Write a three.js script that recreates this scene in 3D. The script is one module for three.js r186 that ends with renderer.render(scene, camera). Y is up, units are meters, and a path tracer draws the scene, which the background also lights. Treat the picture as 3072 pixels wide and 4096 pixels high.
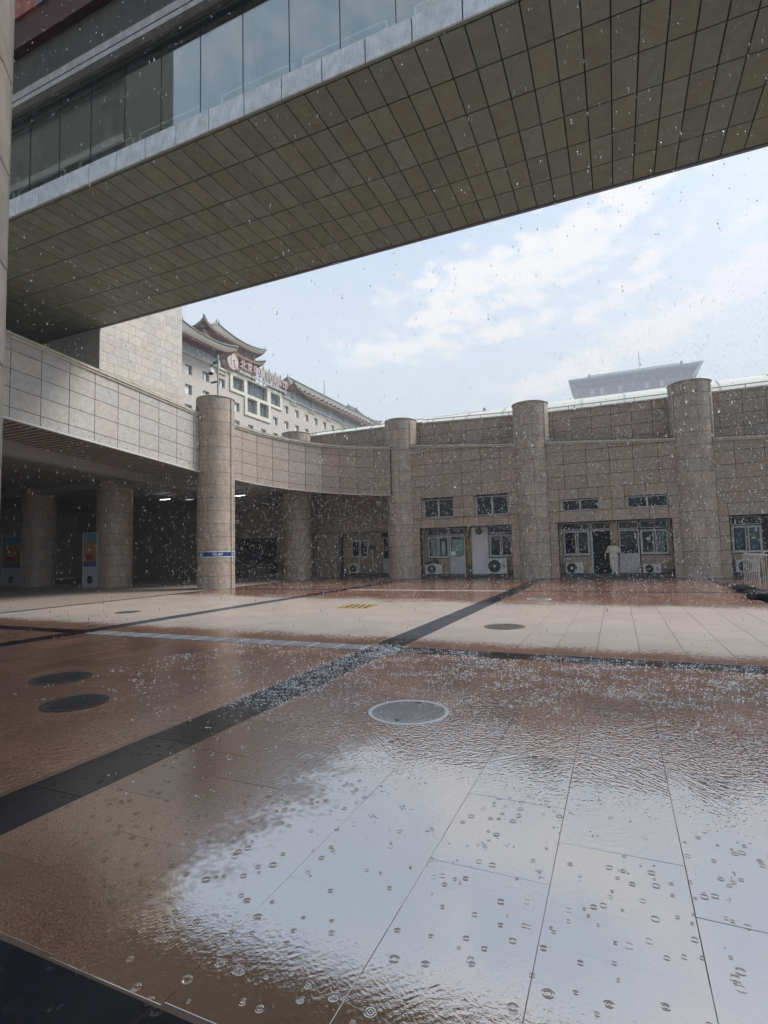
import * as THREE from 'three';
import { mergeGeometries } from 'three/addons/utils/BufferGeometryUtils.js';
import { RoundedBoxGeometry } from 'three/addons/geometries/RoundedBoxGeometry.js';
import { TextGeometry } from 'three/addons/geometries/TextGeometry.js';
import { FontLoader } from 'three/addons/loaders/FontLoader.js';
import { MarchingCubes } from 'three/addons/objects/MarchingCubes.js';
import { createNoise2D, createNoise3D } from 'simplex-noise';

// ---------------------------------------------------------------- seeded chance
let seed = 20240613;
const rnd = () => { seed = (seed + 0x6d2b79f5) | 0; let t = Math.imul(seed ^ (seed >>> 15), 1 | seed); t = (t + Math.imul(t ^ (t >>> 7), 61 | t)) ^ t; return ((t ^ (t >>> 14)) >>> 0) / 4294967296; };
const rr = (a, b) => a + (b - a) * rnd();
const n2 = createNoise2D(rnd), n2b = createNoise2D(rnd), n3 = createNoise3D(rnd);
const clamp = (x, a = 0, b = 1) => Math.min(b, Math.max(a, x));
const sstep = (a, b, x) => { const t = clamp((x - a) / (b - a)); return t * t * (3 - 2 * t); };
const lerp = (a, b, t) => a + (b - a) * t;
const fbm = (f, x, y, o = 4) => { let s = 0, a = 0.5, q = 1; for (let i = 0; i < o; i++) { s += a * f(x * q, y * q); a *= 0.5; q *= 2.03; } return s; };

// ---------------------------------------------------------------- camera (the court's own axes: x along the footbridge, -z towards the far wall)
const scene = new THREE.Scene();
const camera = new THREE.PerspectiveCamera(88.16, 0.75, 0.05, 1500);
camera.position.set(0, 1.55, 0);
camera.rotation.order = 'YXZ';
camera.rotation.set(0.0740826, 0.413275, -0.0243682);

// ---------------------------------------------------------------- sky
const SUN = new THREE.Vector3(0.58, 0.72, -0.375).normalize();
{
  const W = 2048, H = 1024, data = new Float32Array(W * H * 4), D = Math.PI / 180;
  // cloud banks: azimuth, elevation, half-width, half-height (degrees), tilt, strength
  const banks = [[-13, 27.5, 9, 2.6, 12, 1.1], [-4, 28.5, 10, 3.4, 16, 1.15], [-16, 24.4, 6.5, 2.4, 8, 1.1], [-21.5, 21.2, 7.5, 1.7, 4, 1.05], [-10.5, 22.3, 8, 1.3, 8, 0.95],
    [-4, 17.2, 9, 1.7, 14, 1.1], [4.5, 20.2, 9, 1.9, 18, 1.25], [13, 23.2, 9, 2.2, 18, 1.3], [1.4, 23.8, 5.5, 1.4, 22, 1.0], [5, 26.4, 5, 1.2, 24, 0.8], [2, 31.5, 9, 3, 15, 0.85], [-19, 33, 7, 1.6, 12, 0.6], [24, 30, 16, 4, 18, 0.8], [40, 22, 18, 3, 6, 0.8], [-12, 43, 24, 6, 8, 1.5], [18, 41, 22, 6.5, 6, 1.5], [-38, 41, 18, 6, 0, 1.4], [0, 55, 44, 9, 0, 1.4], [45, 44, 20, 7, 4, 1.3]];
  for (let j = 0; j < H; j++) {
    const el = ((j + 0.5) / H - 0.5) * Math.PI, y = Math.sin(el), c = Math.cos(el);
    for (let i = 0; i < W; i++) {
      const a = ((i + 0.5) / W - 0.5) * 2 * Math.PI, x = Math.cos(a) * c, z = Math.sin(a) * c;
      const e = Math.max(el, 0) / D, up = sstep(4, 55, e);
      let r = lerp(0.59, 0.31, up), g = lerp(0.655, 0.435, up), b = lerp(0.72, 0.625, up);
      const s = Math.max(0, x * SUN.x + y * SUN.y + z * SUN.z), glow = 0.45 * Math.pow(s, 5) + 0.8 * Math.pow(s, 40);
      r += glow; g += glow * 0.98; b += glow * 0.93;
      if (el > 0.03) {
        const az = Math.atan2(x, -z) / D, q = 1 / (y + 0.22), px = x * q, pz = z * q;
        let m = 0.55 * (fbm(n2b, px * 1.1 + 3, pz * 1.5, 5) + 0.02);
        let m2 = 0;
        for (const [ba, be, w, h, tilt, k] of banks) {
          let dx = az - ba, dy = e - be; if (dx > 180) dx -= 360; if (dx < -180) dx += 360;
          const ct = Math.cos(tilt * D), st = Math.sin(tilt * D), ux = (dx * ct + dy * st) / w, uy = (dy * ct - dx * st) / h;
          m2 = Math.max(m2, k * Math.exp(-(ux * ux + uy * uy)));
        }
        const fine = fbm(n2, az * 0.24 + e * 0.06, e * 0.52, 7), inView = sstep(70, 40, Math.abs(az + 8)) * sstep(66, 52, e);
        let cl = lerp(sstep(0.02, 0.42, m + 0.12 * fine), sstep(0.25, 0.95, m2 * 0.95 + 0.75 * fine), inView);
        cl = clamp(cl) * sstep(5, 14, e);
        r = lerp(r, Math.max(r, 0.72), cl); g = lerp(g, Math.max(g, 0.72), cl); b = lerp(b, Math.max(b, 0.725), cl);
      }
      if (el < 0) { const k = sstep(0, -0.25, el); r = lerp(r, 0.25, k); g = lerp(g, 0.23, k); b = lerp(b, 0.22, k); }
      const o = (j * W + i) * 4; data[o] = r; data[o + 1] = g; data[o + 2] = b; data[o + 3] = 1;
    }
  }
  const sky = new THREE.DataTexture(data, W, H, THREE.RGBAFormat, THREE.FloatType);
  sky.mapping = THREE.EquirectangularReflectionMapping; sky.magFilter = THREE.LinearFilter; sky.needsUpdate = true;
  scene.background = sky; scene.environment = sky;
}

// ---------------------------------------------------------------- sun through thin cloud, exposure
const sun = new THREE.DirectionalLight(new THREE.Color().setRGB(1.0, 0.95, 0.88), 2.8);
sun.position.copy(SUN).multiplyScalar(120); sun.castShadow = true; sun.shadow.radius = 42;
sun.shadow.mapSize.set(4096, 4096); Object.assign(sun.shadow.camera, { left: -60, right: 60, top: 60, bottom: -60, near: 1, far: 300 });
scene.add(sun); scene.add(sun.target);
const renderer = new THREE.WebGLRenderer({ antialias: true });
renderer.toneMapping = THREE.LinearToneMapping;
renderer.toneMappingExposure = 1.58;
renderer.shadowMap.enabled = true;
scene.fog = new THREE.FogExp2(new THREE.Color().setRGB(0.93, 0.96, 1.0), 0.0016);

// ---------------------------------------------------------------- textures
const C = (r, g, b) => new THREE.Color().setRGB(r, g, b);
function tex(size, fn, metres, { float = false, srgb = true, h = size } = {}) {
  const d = float ? new Float32Array(size * h * 4) : new Uint8Array(size * h * 4), k = float ? 1 : 255;
  for (let j = 0; j < h; j++) for (let i = 0; i < size; i++) {
    const v = fn(i / size, j / h), o = (j * size + i) * 4;
    for (let c = 0; c < 3; c++) d[o + c] = float ? v[c] : clamp(v[c]) * 255 + 0.5;
    d[o + 3] = k;
  }
  const t = new THREE.DataTexture(d, size, h, THREE.RGBAFormat, float ? THREE.FloatType : THREE.UnsignedByteType);
  t.wrapS = t.wrapT = THREE.RepeatWrapping; t.magFilter = THREE.LinearFilter; t.minFilter = THREE.LinearMipmapLinearFilter;
  if (srgb) t.colorSpace = THREE.SRGBColorSpace;
  if (metres) t.repeat.set(1 / (metres[0] ?? metres), 1 / (metres[1] ?? metres));
  t.needsUpdate = true; return t;
}
// noise that repeats over the unit square: sampled on a torus
const tor = (u, v, f) => { const a = u * 2 * Math.PI, b = v * 2 * Math.PI, R = f / (2 * Math.PI); return n3(Math.cos(a) * R + 5, Math.sin(a) * R + Math.cos(b) * R, Math.sin(b) * R - 3); };
const stoneTex = tex(512, (u, v) => { // granite: grain, cloudy patches
  const g = 0.92 + 0.06 * tor(u, v, 160) + 0.05 * tor(u + 0.3, v, 60) + 0.04 * tor(u, v + 0.5, 6) + 0.05 * (rnd() - 0.5);
  return [g * 1.0, g * (0.995 + 0.006 * tor(u, v, 4)), g * 0.985];
}, 1.3);
const stainTex = tex(1024, (u, v) => { // weathered cladding: grain, run-off streaks, patches
  const st = tor(u, v * 0.12 + 0.2, 34), st2 = tor(u + 0.4, v * 0.2, 12), p = tor(u, v, 5), p2 = tor(u + 0.2, v + 0.7, 16);
  const g = 0.89 + 0.035 * st + 0.04 * st2 + 0.04 * p + 0.04 * p2 + 0.04 * (rnd() - 0.5);
  return [g, g * 0.985, g * (0.96 - 0.015 * p)];
}, 3.1);
const soffitTex = tex(512, (u, v) => { const g = 0.9 + 0.05 * tor(u, v, 90) + 0.035 * tor(u, v, 24) + 0.03 * tor(u, v, 5) + 0.06 * (rnd() - 0.5); return [g, g * (0.99 + 0.02 * tor(u + 0.5, v, 3)), g * 0.95]; }, 1.7);
const metalTex = tex(256, (u, v) => { const g = 0.9 + 0.05 * tor(u, v * 0.1, 40) + 0.06 * tor(u, v, 5); return [g, g, g]; }, 1.5);

// ---------------------------------------------------------------- materials
const std = (color, roughness = 0.7, o = {}) => new THREE.MeshStandardMaterial({ color, roughness, ...o });
const shades = (r, g, b, n, spread, rough, map, warm = 0.03) => Array.from({ length: n }, (_, i) => { const k = 1 + spread * (n > 1 ? (i / (n - 1) - 0.5) * 2 : 0), w = warm * Math.sin(i * 2.4); return std(C(r * k * (1 + w), g * k, b * k * (1 - w)), rough + 0.06 * Math.sin(i * 1.7), { map }); });
const MT = {
  wall: shades(0.4, 0.315, 0.258, 5, 0.07, 0.5, stoneTex, 0.025),
  wallOlive: shades(0.38, 0.315, 0.25, 4, 0.05, 0.5, stoneTex),
  ramp: shades(0.52, 0.505, 0.485, 5, 0.04, 0.5, stoneTex),
  curve: shades(0.44, 0.38, 0.335, 5, 0.045, 0.5, stoneTex),
  column: shades(0.47, 0.41, 0.36, 4, 0.04, 0.5, stainTex),
  nearColumn: shades(0.5, 0.46, 0.415, 3, 0.04, 0.6, stainTex),
  tower: shades(0.6, 0.575, 0.55, 6, 0.06, 0.7, stoneTex, 0.035),
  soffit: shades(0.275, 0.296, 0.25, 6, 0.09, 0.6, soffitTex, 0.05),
  joint: std(C(0.014, 0.013, 0.012), 0.9), core: std(C(0.1, 0.09, 0.08), 0.9),
  fascia: shades(0.84, 0.87, 0.88, 3, 0.03, 0.35, metalTex, 0.01),
  coping: std(C(0.58, 0.55, 0.46), 0.45, { map: metalTex }), copingDark: std(C(0.13, 0.11, 0.09), 0.6),
  cornice: std(C(0.5, 0.49, 0.46), 0.5, { map: metalTex }),
  alu: std(C(0.42, 0.43, 0.44), 0.4), aluPanel: std(C(0.4, 0.42, 0.44), 0.45), whiteDoor: std(C(0.62, 0.62, 0.65), 0.4),
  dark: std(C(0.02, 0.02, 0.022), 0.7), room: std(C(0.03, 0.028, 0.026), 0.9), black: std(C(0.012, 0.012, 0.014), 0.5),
  stepStone: std(C(0.03, 0.03, 0.033), 0.35),
  steel: std(C(0.46, 0.43, 0.39), 0.3, { metalness: 0.75 }), rust: std(C(0.12, 0.07, 0.045), 0.7),
  white: std(C(0.75, 0.75, 0.74), 0.5), acWhite: std(C(0.66, 0.65, 0.6), 0.45, { map: metalTex }),
  glass: new THREE.MeshPhysicalMaterial({ color: C(0.86, 0.9, 0.9), roughness: 0.03, transmission: 1, ior: 1.5, specularIntensity: 0.35 }),
  bridgeGlass: new THREE.MeshPhysicalMaterial({ color: C(0.78, 0.88, 0.85), roughness: 0.02, transmission: 1, ior: 2.6 }),
};
const pick = (a) => a[Math.floor(rnd() * a.length)];

// ---------------------------------------------------------------- geometry helpers
const B = (ex, ey, ez, o = [0, 0, 0]) => new THREE.Matrix4().makeBasis(new THREE.Vector3(...ex), new THREE.Vector3(...ey), new THREE.Vector3(...ez)).setPosition(...o);
const FRONT = (z) => B([1, 0, 0], [0, 1, 0], [0, 0, 1], [0, 0, z]);           // faces +z, drawn in x, y
const EAST = (x) => B([0, 0, -1], [0, 1, 0], [1, 0, 0], [x, 0, 0]);           // faces +x, drawn in s = -z, y
const DOWN = (y) => B([1, 0, 0], [0, 0, 1], [0, -1, 0], [0, y, 0]);           // faces down, drawn in x, z
const UP = (y) => B([1, 0, 0], [0, 0, -1], [0, 1, 0], [0, y, 0]);             // faces up, drawn in x, -z
function soup(pos, uv) {
  const g = new THREE.BufferGeometry();
  g.setAttribute('position', new THREE.Float32BufferAttribute(pos, 3)); g.setAttribute('uv', new THREE.Float32BufferAttribute(uv, 2));
  g.computeVertexNormals(); return g;
}
// a flat piece with the outline poly (convex, counter-clockwise), a chamfered front and a depth
function panel(poly, depth, bev, M, ou = rr(0, 9), ov = rr(0, 9)) {
  const n = poly.length, ins = [];
  for (let i = 0; i < n; i++) {
    const a = poly[(i + n - 1) % n], b = poly[i], c = poly[(i + 1) % n];
    let d1 = [b[0] - a[0], b[1] - a[1]], d2 = [c[0] - b[0], c[1] - b[1]];
    const l1 = Math.hypot(...d1) || 1, l2 = Math.hypot(...d2) || 1; d1 = [d1[0] / l1, d1[1] / l1]; d2 = [d2[0] / l2, d2[1] / l2];
    const m = [-d1[1] - d2[1], d1[0] + d2[0]], k = bev / Math.max(0.25, 1 + d1[0] * d2[0] + d1[1] * d2[1]);
    ins.push([b[0] + m[0] * k, b[1] + m[1] * k]);
  }
  const pos = [], uv = [], tri = (...v) => v.forEach(([p, z]) => { pos.push(p[0], p[1], z); uv.push(p[0] + ou + (z - depth), p[1] + ov + (z - depth)); });
  for (let i = 1; i < n - 1; i++) tri([ins[0], depth], [ins[i], depth], [ins[i + 1], depth]);
  for (let i = 0; i < n; i++) {
    const j = (i + 1) % n, z1 = depth - bev;
    tri([poly[i], z1], [poly[j], z1], [ins[j], depth]); tri([poly[i], z1], [ins[j], depth], [ins[i], depth]);
    tri([poly[i], 0], [poly[j], 0], [poly[j], z1]); tri([poly[i], 0], [poly[j], z1], [poly[i], z1]);
  }
  return soup(pos, uv).applyMatrix4(M);
}
const rect = (x0, x1, y0, y1) => [[x0, y0], [x1, y0], [x1, y1], [x0, y1]];
function boxUV(g) { // uv in metres by the way each face points
  if (g.index) g = g.toNonIndexed();
  g.computeVertexNormals();
  const p = g.attributes.position, n = g.attributes.normal, uv = new Float32Array(p.count * 2);
  for (let i = 0; i < p.count; i++) {
    const ax = Math.abs(n.getX(i)), ay = Math.abs(n.getY(i)), az = Math.abs(n.getZ(i));
    uv[2 * i] = ax > ay && ax > az ? p.getZ(i) : p.getX(i); uv[2 * i + 1] = ay >= ax && ay >= az ? p.getZ(i) : p.getY(i);
  }
  g.setAttribute('uv', new THREE.BufferAttribute(uv, 2)); return g;
}
const bx = (x0, x1, y0, y1, z0, z1) => boxUV(new THREE.BoxGeometry(Math.abs(x1 - x0), Math.abs(y1 - y0), Math.abs(z1 - z0)).translate((x0 + x1) / 2, (y0 + y1) / 2, (z0 + z1) / 2));
const clean = (g) => { g = g.index ? g.toNonIndexed() : g; for (const k of Object.keys(g.attributes)) if (!['position', 'normal', 'uv'].includes(k)) g.deleteAttribute(k); g.morphAttributes = {}; return g; };
const join = (...gs) => mergeGeometries(gs.flat().map(clean));
const cyl = (r0, r1, y0, y1, x, z, seg = 24) => new THREE.CylinderGeometry(r1, r0, y1 - y0, seg).translate(x, (y0 + y1) / 2, z);
const tube = (pts, r, seg = 24, rad = 8, closed = false) => new THREE.TubeGeometry(new THREE.CatmullRomCurve3(pts.map((p) => new THREE.Vector3(...p)), closed, 'catmullrom', 0.2), seg, r, rad, closed);
const bar = (a, b, r, rad = 8) => tube([a, b], r, 1, rad);
function slab(shapePts, holes, depth, M) {
  const s = new THREE.Shape(shapePts.map((p) => new THREE.Vector2(...p)));
  for (const h of holes) s.holes.push(new THREE.Path(h.map((p) => new THREE.Vector2(...p))));
  return boxUV(new THREE.ExtrudeGeometry(s, { depth, bevelEnabled: false }).applyMatrix4(M));
}
const frameGeo = (x0, x1, y0, y1, w, depth, M) => slab(rect(x0, x1, y0, y1), [rect(x0 + w, x1 - w, y0 + w, y1 - w).reverse()], depth, M);

// ---------------------------------------------------------------- things, parts, names
const used = {};
const numbered = (n) => { const k = used[n] = (used[n] ?? -1) + 1; return k ? `${n}_${String(k).padStart(3, '0')}` : n; };
const tag = (o, label, category, group, kind) => { Object.assign(o.userData, { label }); if (category) o.userData.category = category; if (group) o.userData.group = group; if (kind) o.userData.kind = kind; return o; };
function thing(name, label, category, group, pos) { const o = new THREE.Group(); o.name = numbered(name); scene.add(o); if (pos) o.position.set(...pos); return tag(o, label, category, group); }
function part(parent, name, geo, mat) { const m = new THREE.Mesh(geo, mat); m.name = name; m.castShadow = m.receiveShadow = true; parent.add(m); return m; }
function one(name, geo, mat, label, category, group) { const m = part(scene, numbered(name), geo, mat); return tag(m, label, category, group); }
function structure(name, label) { const o = new THREE.Group(); o.name = numbered(name); scene.add(o); o.userData.kind = 'structure'; if (label) o.userData.label = label; return o; }

// ================================================================ ground: wet and dry granite paving
const FX = -24, FW = 34, FZ = -31, FH = 30.5; // the stretch of court that the floor maps cover, in metres
const TW = 0.583, TL = 0.77;
const hash = (a, b) => { let h = Math.imul((a * 374761393) ^ (b * 668265263), 1274126177); h = Math.imul(h ^ (h >>> 15), 2246822519); return ((h ^ (h >>> 13)) >>> 0) / 4294967296; };
// 1 where rain has wetted the stone, 0 on the dry strip that the footbridge roofs
function wetAt(x, z) {
  const e = fbm(n2, x * 0.9, z * 0.9, 3), fine = fbm(n2b, x * 7, z * 11, 3), near = -8.55 + 0.22 * e + 0.03 * x, far = -15.3 + 0.75 * fbm(n2b, x * 0.35, z * 0.5, 3) - 0.09 * Math.min(0, x + 2) * -1;
  const a = sstep(-0.42, 0.3, z - near + 0.42 * fine), b = sstep(-0.9, 1.0, far - z + 0.8 * fine);
  return clamp(Math.max(a, b)) * sstep(-17.6, -16.6, x + 0.3 * e);
}
const floorMaps = (() => {
  const N = 2048, col = new Uint8Array(N * N * 4), band = new Uint8Array(N * N), rough = new Uint8Array(N * N * 4), spec = new Uint8Array(N * N * 4), bandCol = new Uint8Array(N * N * 4);
  const enc = (v) => 255 * (v <= 0.0031308 ? 12.92 * v : 1.055 * Math.pow(clamp(v), 1 / 2.4) - 0.055) + 0.5;
  for (let j = 0; j < N; j++) for (let i = 0; i < N; i++) {
    const x = FX + FW * (i + 0.5) / N, z = FZ + FH * (j + 0.5) / N, o = (j * N + i) * 4;
    const w = wetAt(x, z), s = Math.floor((x + 3.28) / TW), row = Math.floor((-z - (s & 1 ? 1.475 : 1.86)) / TL + 0.0001);
    const t = 0.86 + 0.28 * hash(s + 500, row + 90), hue = hash(row + 41, s + 77) - 0.5;
    const cloud = n2b(x * 0.8, z * 0.8), grain = (rnd() - 0.5) * 0.36 + 0.12 * n2(x * 31, z * 31), k = t * (1 + 0.16 * cloud) * (1 + grain);
    const kd = (0.94 + 0.12 * hash(s + 3, row + 8)) * (1 + 0.05 * cloud + grain * 0.25);
    const wr = 0.235 * k * (1 + 0.12 * hue), wg = 0.12 * k, wb = 0.077 * k * (1 - 0.2 * hue), dr = 0.43 * kd, dg = 0.365 * kd, db = 0.32 * kd;
    col[o] = enc(lerp(dr, wr, w)); col[o + 1] = enc(lerp(dg, wg, w)); col[o + 2] = enc(lerp(db, wb, w)); col[o + 3] = 255;
    const kb = 1 + grain + 0.2 * cloud;
    bandCol[o] = enc(lerp(0.075, 0.012, w) * kb); bandCol[o + 1] = enc(lerp(0.08, 0.013, w) * kb); bandCol[o + 2] = enc(lerp(0.09, 0.017, w) * kb); bandCol[o + 3] = 255;
    const pe = fbm(n2, x * 0.42 + 9, z * 0.42, 3), pool = sstep(-0.28, 0.25, pe + 0.75 * sstep(-6.0, -3.4, z)) * sstep(-2.3, -1.75, x + 0.5 * pe + 0.3 * fbm(n2b, x * 3, z * 3, 3) + 0.35 * fbm(n2, x * 16, z * 16, 2)); // standing water; left edge masked to match where the tower's reflection ends
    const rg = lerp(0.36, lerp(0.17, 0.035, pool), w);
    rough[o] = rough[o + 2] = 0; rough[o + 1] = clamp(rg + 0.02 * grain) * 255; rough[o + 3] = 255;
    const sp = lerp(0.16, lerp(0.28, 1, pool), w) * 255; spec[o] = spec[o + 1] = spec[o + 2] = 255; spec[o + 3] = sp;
  }
  const mk = (d, srgb) => { const t = new THREE.DataTexture(d, N, N, THREE.RGBAFormat); t.magFilter = THREE.LinearFilter; t.minFilter = THREE.LinearMipmapLinearFilter; if (srgb) t.colorSpace = THREE.SRGBColorSpace; t.needsUpdate = true; return t; };
  return { col: mk(col, true), band: mk(bandCol, true), rough: mk(rough), spec: mk(spec) };
})();
// the skin of rainwater: rings of fallen drops over small wind waves (height field, repeats every 2.2 m)
const RIPPLE = 2.2;
const ripples = (wA, wB, wC, nRing, aRing, grit) => {
  const N = 1024, d = new Float32Array(N * N * 4), h = new Float32Array(N * N);
  for (let j = 0; j < N; j++) for (let i = 0; i < N; i++) {
    const u = i / N, v = j / N, wv = tor(u + 0.012 * tor(u, v, 9), v * 1, 52), w2 = tor(u, v + 0.3, 104), w3 = tor(u + 0.5, v, 20);
    h[j * N + i] = 0.5 + wA * wv + wB * w2 + wC * w3 + grit * (rnd() - 0.5);
  }
  for (let k = 0; k < nRing; k++) {
    const cx = rnd() * N, cy = rnd() * N, R = rr(1.5, 8), lam = rr(2, 3.2), amp = aRing * rr(0.4, 1) * Math.min(1, 7 / R), E = R + lam * 2;
    for (let y = Math.floor(-E); y <= E; y++) for (let x = Math.floor(-E); x <= E; x++) {
      const q = Math.hypot(x, y) - R; if (Math.abs(q) > lam * 2) continue;
      const i = ((Math.round(cx) + x) % N + N) % N, j = ((Math.round(cy) + y) % N + N) % N;
      h[j * N + i] += amp * Math.cos(q / lam * Math.PI * 1.3) * Math.exp(-q * q / (lam * lam));
    }
  }
  for (let i = 0; i < N * N; i++) { d[4 * i] = d[4 * i + 1] = d[4 * i + 2] = h[i]; d[4 * i + 3] = 1; }
  const t = new THREE.DataTexture(d, N, N, THREE.RGBAFormat, THREE.FloatType);
  t.wrapS = t.wrapT = THREE.RepeatWrapping; t.magFilter = THREE.LinearFilter; t.repeat.set(FW / RIPPLE, FH / RIPPLE); t.needsUpdate = true; return t;
};
const rippleTex = ripples(0.13, 0.06, 0.04, 70, 0.12, 0), calmTex = ripples(0.075, 0.05, 0.02, 330, 0.8, 0.1);
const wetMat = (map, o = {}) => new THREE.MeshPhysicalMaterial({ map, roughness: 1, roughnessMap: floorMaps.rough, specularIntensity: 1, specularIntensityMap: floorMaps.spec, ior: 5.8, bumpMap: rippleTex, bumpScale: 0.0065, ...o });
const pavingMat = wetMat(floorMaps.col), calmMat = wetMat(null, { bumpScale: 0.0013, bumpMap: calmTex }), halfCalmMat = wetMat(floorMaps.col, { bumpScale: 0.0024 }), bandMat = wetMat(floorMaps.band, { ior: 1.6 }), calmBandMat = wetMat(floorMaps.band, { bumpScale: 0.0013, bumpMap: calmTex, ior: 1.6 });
// close up the stone shows its crystals: a finer map for the stones before the porch
const NX = -4.2, NW = 8.4, NZ = -4.3, NH = 2.9;
const nearTex = tex(2048, (u, v) => {
  const x = NX + NW * u, z = NZ + NH * v, s = Math.floor((x + 3.28) / TW), row = Math.floor((-z - (s & 1 ? 1.475 : 1.86)) / TL + 0.0001), t = 0.86 + 0.28 * hash(s + 500, row + 90);
  const c1 = n2(x * 120, z * 120), c2 = n2b(x * 60, z * 60), cl = n2b(x * 0.8, z * 0.8), k = t * (1 + 0.14 * cl) * (0.95 + 0.45 * c1 + 0.3 * c2 + 0.5 * (rnd() - 0.5)), g = Math.max(0.12, k), f = (q) => { q *= g; return q <= 0.0031308 ? 12.92 * q : 1.055 * Math.pow(q, 1 / 2.4) - 0.055; };
  return [f(0.15 + 0.02 * c2), f(0.08), f(0.048 - 0.007 * c1)];
}, 0, { h: 768 }); nearTex.channel = 1; nearTex.wrapS = nearTex.wrapT = THREE.ClampToEdgeWrapping;
const planUV = (g) => { const p = g.attributes.position, uv = g.attributes.uv; for (let i = 0; i < p.count; i++) uv.setXY(i, (p.getX(i) - FX) / FW, (p.getZ(i) - FZ) / FH); return g; };
function flag(x0, x1, z0, z1, tilt = 1) { // one paving stone, laid a touch uneven
  const g = panel(rect(x0, x1, -z1, -z0), 0.03, 0.0014, UP(-0.03)), p = g.attributes.position, xc = (x0 + x1) / 2, zc = (z0 + z1) / 2, ax = rr(-1, 1) * 0.0022 * tilt, az = rr(-1, 1) * 0.0022 * tilt, dy = rr(-0.0012, 0.0012) * tilt;
  for (let i = 0; i < p.count; i++) p.setY(i, p.getY(i) + dy + ax * (p.getX(i) - xc) + az * (p.getZ(i) - zc));
  g.computeVertexNormals(); const q = new Float32Array(p.count * 2); for (let i = 0; i < p.count; i++) { q[2 * i] = (p.getX(i) - NX) / NW; q[2 * i + 1] = (p.getZ(i) - NZ) / NH; } g.setAttribute('uv1', new THREE.BufferAttribute(q, 2));
  return planUV(g);
}
calmMat.map = halfCalmMat.map = nearTex;
{
  const ground = part(scene, 'ground', new THREE.PlaneGeometry(1600, 1600).rotateX(-Math.PI / 2).translate(0, -0.06, 0), std(C(0.07, 0.065, 0.06), 0.8)); ground.userData.kind = 'structure';
  const bed = part(scene, 'pavement_bed', bx(-40, 30, -0.05, -0.0035, -33, 6), std(C(0.09, 0.062, 0.048), 0.35)); bed.userData.kind = 'structure';
  const G = 0.0012;
  const field = (x0, x1, z0, z1, G) => { // strips run away from the porch, joints broken by half a stone
    const f = structure('paving_field');
    const k0 = Math.floor((x0 + 3.28) / TW + 1e-6);
    for (let k = k0; -3.28 + k * TW < x1 - 0.02; k++) {
      const a = Math.max(x0, -3.28 + k * TW), b = Math.min(x1, -3.28 + (k + 1) * TW); if (b - a < 0.03) continue;
      const off = k & 1 ? 1.475 : 1.86;
      for (let m = -3; m < 40; m++) {
        const n = Math.min(z1, -(off + m * TL)), q = Math.max(z0, -(off + (m + 1) * TL)); if (n - q < 0.03) continue;
        part(f, 'paving_stone', flag(a + G, b - G, q + G, n - G), a < -4 || b > 4.1 ? pavingMat : n > -3.0 ? calmMat : q > -4.3 ? halfCalmMat : pavingMat);
      }
    }
  };
  const cols = [[-16.65, -10.75], [-10.25, -3.8], [-3.28, 3.4], [3.9, 9.4]];
  for (const [a, b] of cols) { field(a, b, -7.62, -1.46, 0.0008); field(a, b, -19.42, -8.06, 0.0035); }
  for (const [a, b] of cols) { const f = structure('paving_field'); for (const [q, n] of [[-27.55, -25], [-25, -22.4], [-22.4, -19.72]]) part(f, 'paving_stone', flag(a + G, b - G, q + G, n - G, 0.3), pavingMat); }
  // black granite bands
  const band = (x0, x1, z0, z1, n, alongX) => { const o = structure('granite_band'); for (let i = 0; i < n; i++) { const t0 = i / n, t1 = (i + 1) / n; part(o, 'band_stone', alongX ? flag(lerp(x0, x1, t0) + 0.002, lerp(x0, x1, t1) - 0.002, z0, z1, z1 - z0 > 2 ? 0.06 : 0.5) : flag(x0, x1, lerp(z0, z1, t0) + 0.002, lerp(z0, z1, t1) - 0.002, 0.5), Math.max(lerp(z0, z1, t0), z1 * +alongX - 99 * !alongX) > -3.6 ? calmBandMat : bandMat); } };
  for (const [a, b] of [[-10.75, -10.25], [-3.8, -3.28], [3.4, 3.9]]) band(a + G, b - G, -27.5, -1.46, 26, false);
  band(-3.27, 3.39, -8.05, -7.63, 7, true); band(3.91, 9.4, -8.05, -7.63, 5, true); band(-16.65, -10.76, -8.05, -7.63, 6, true);
  band(-16.9, 9.4, -1.45, 2.5, 24, true);
  band(-16.98, -16.66, -27.5, -1.46, 24, false);
  band(-16.65, -10.76, -19.71, -19.43, 5, true); band(-3.27, 3.39, -19.71, -19.43, 6, true); band(3.91, 9.4, -19.71, -19.43, 5, true);
  const ws = structure('granite_band', 'pale strip crossing the far paving'); for (let i = 0; i < 6; i++) part(ws, 'band_stone', flag(lerp(-10.24, -3.81, i / 6), lerp(-10.24, -3.81, (i + 1) / 6) - 0.004, -19.71, -19.43, 0.4), std(C(0.5, 0.47, 0.44), 0.35));
  const arcadeFloor = part(scene, 'arcade_floor', bx(-40, -16.99, -0.03, 0.002, -32, 4), std(C(0.36, 0.31, 0.27), 0.5, { map: stoneTex })); arcadeFloor.userData.kind = 'structure';
  const east = part(scene, 'pavement', bx(9.42, 40, -0.03, 0, -27.5, 6), std(C(0.12, 0.09, 0.075), 0.3, { map: stoneTex })); east.userData.kind = 'structure';
}

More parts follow.
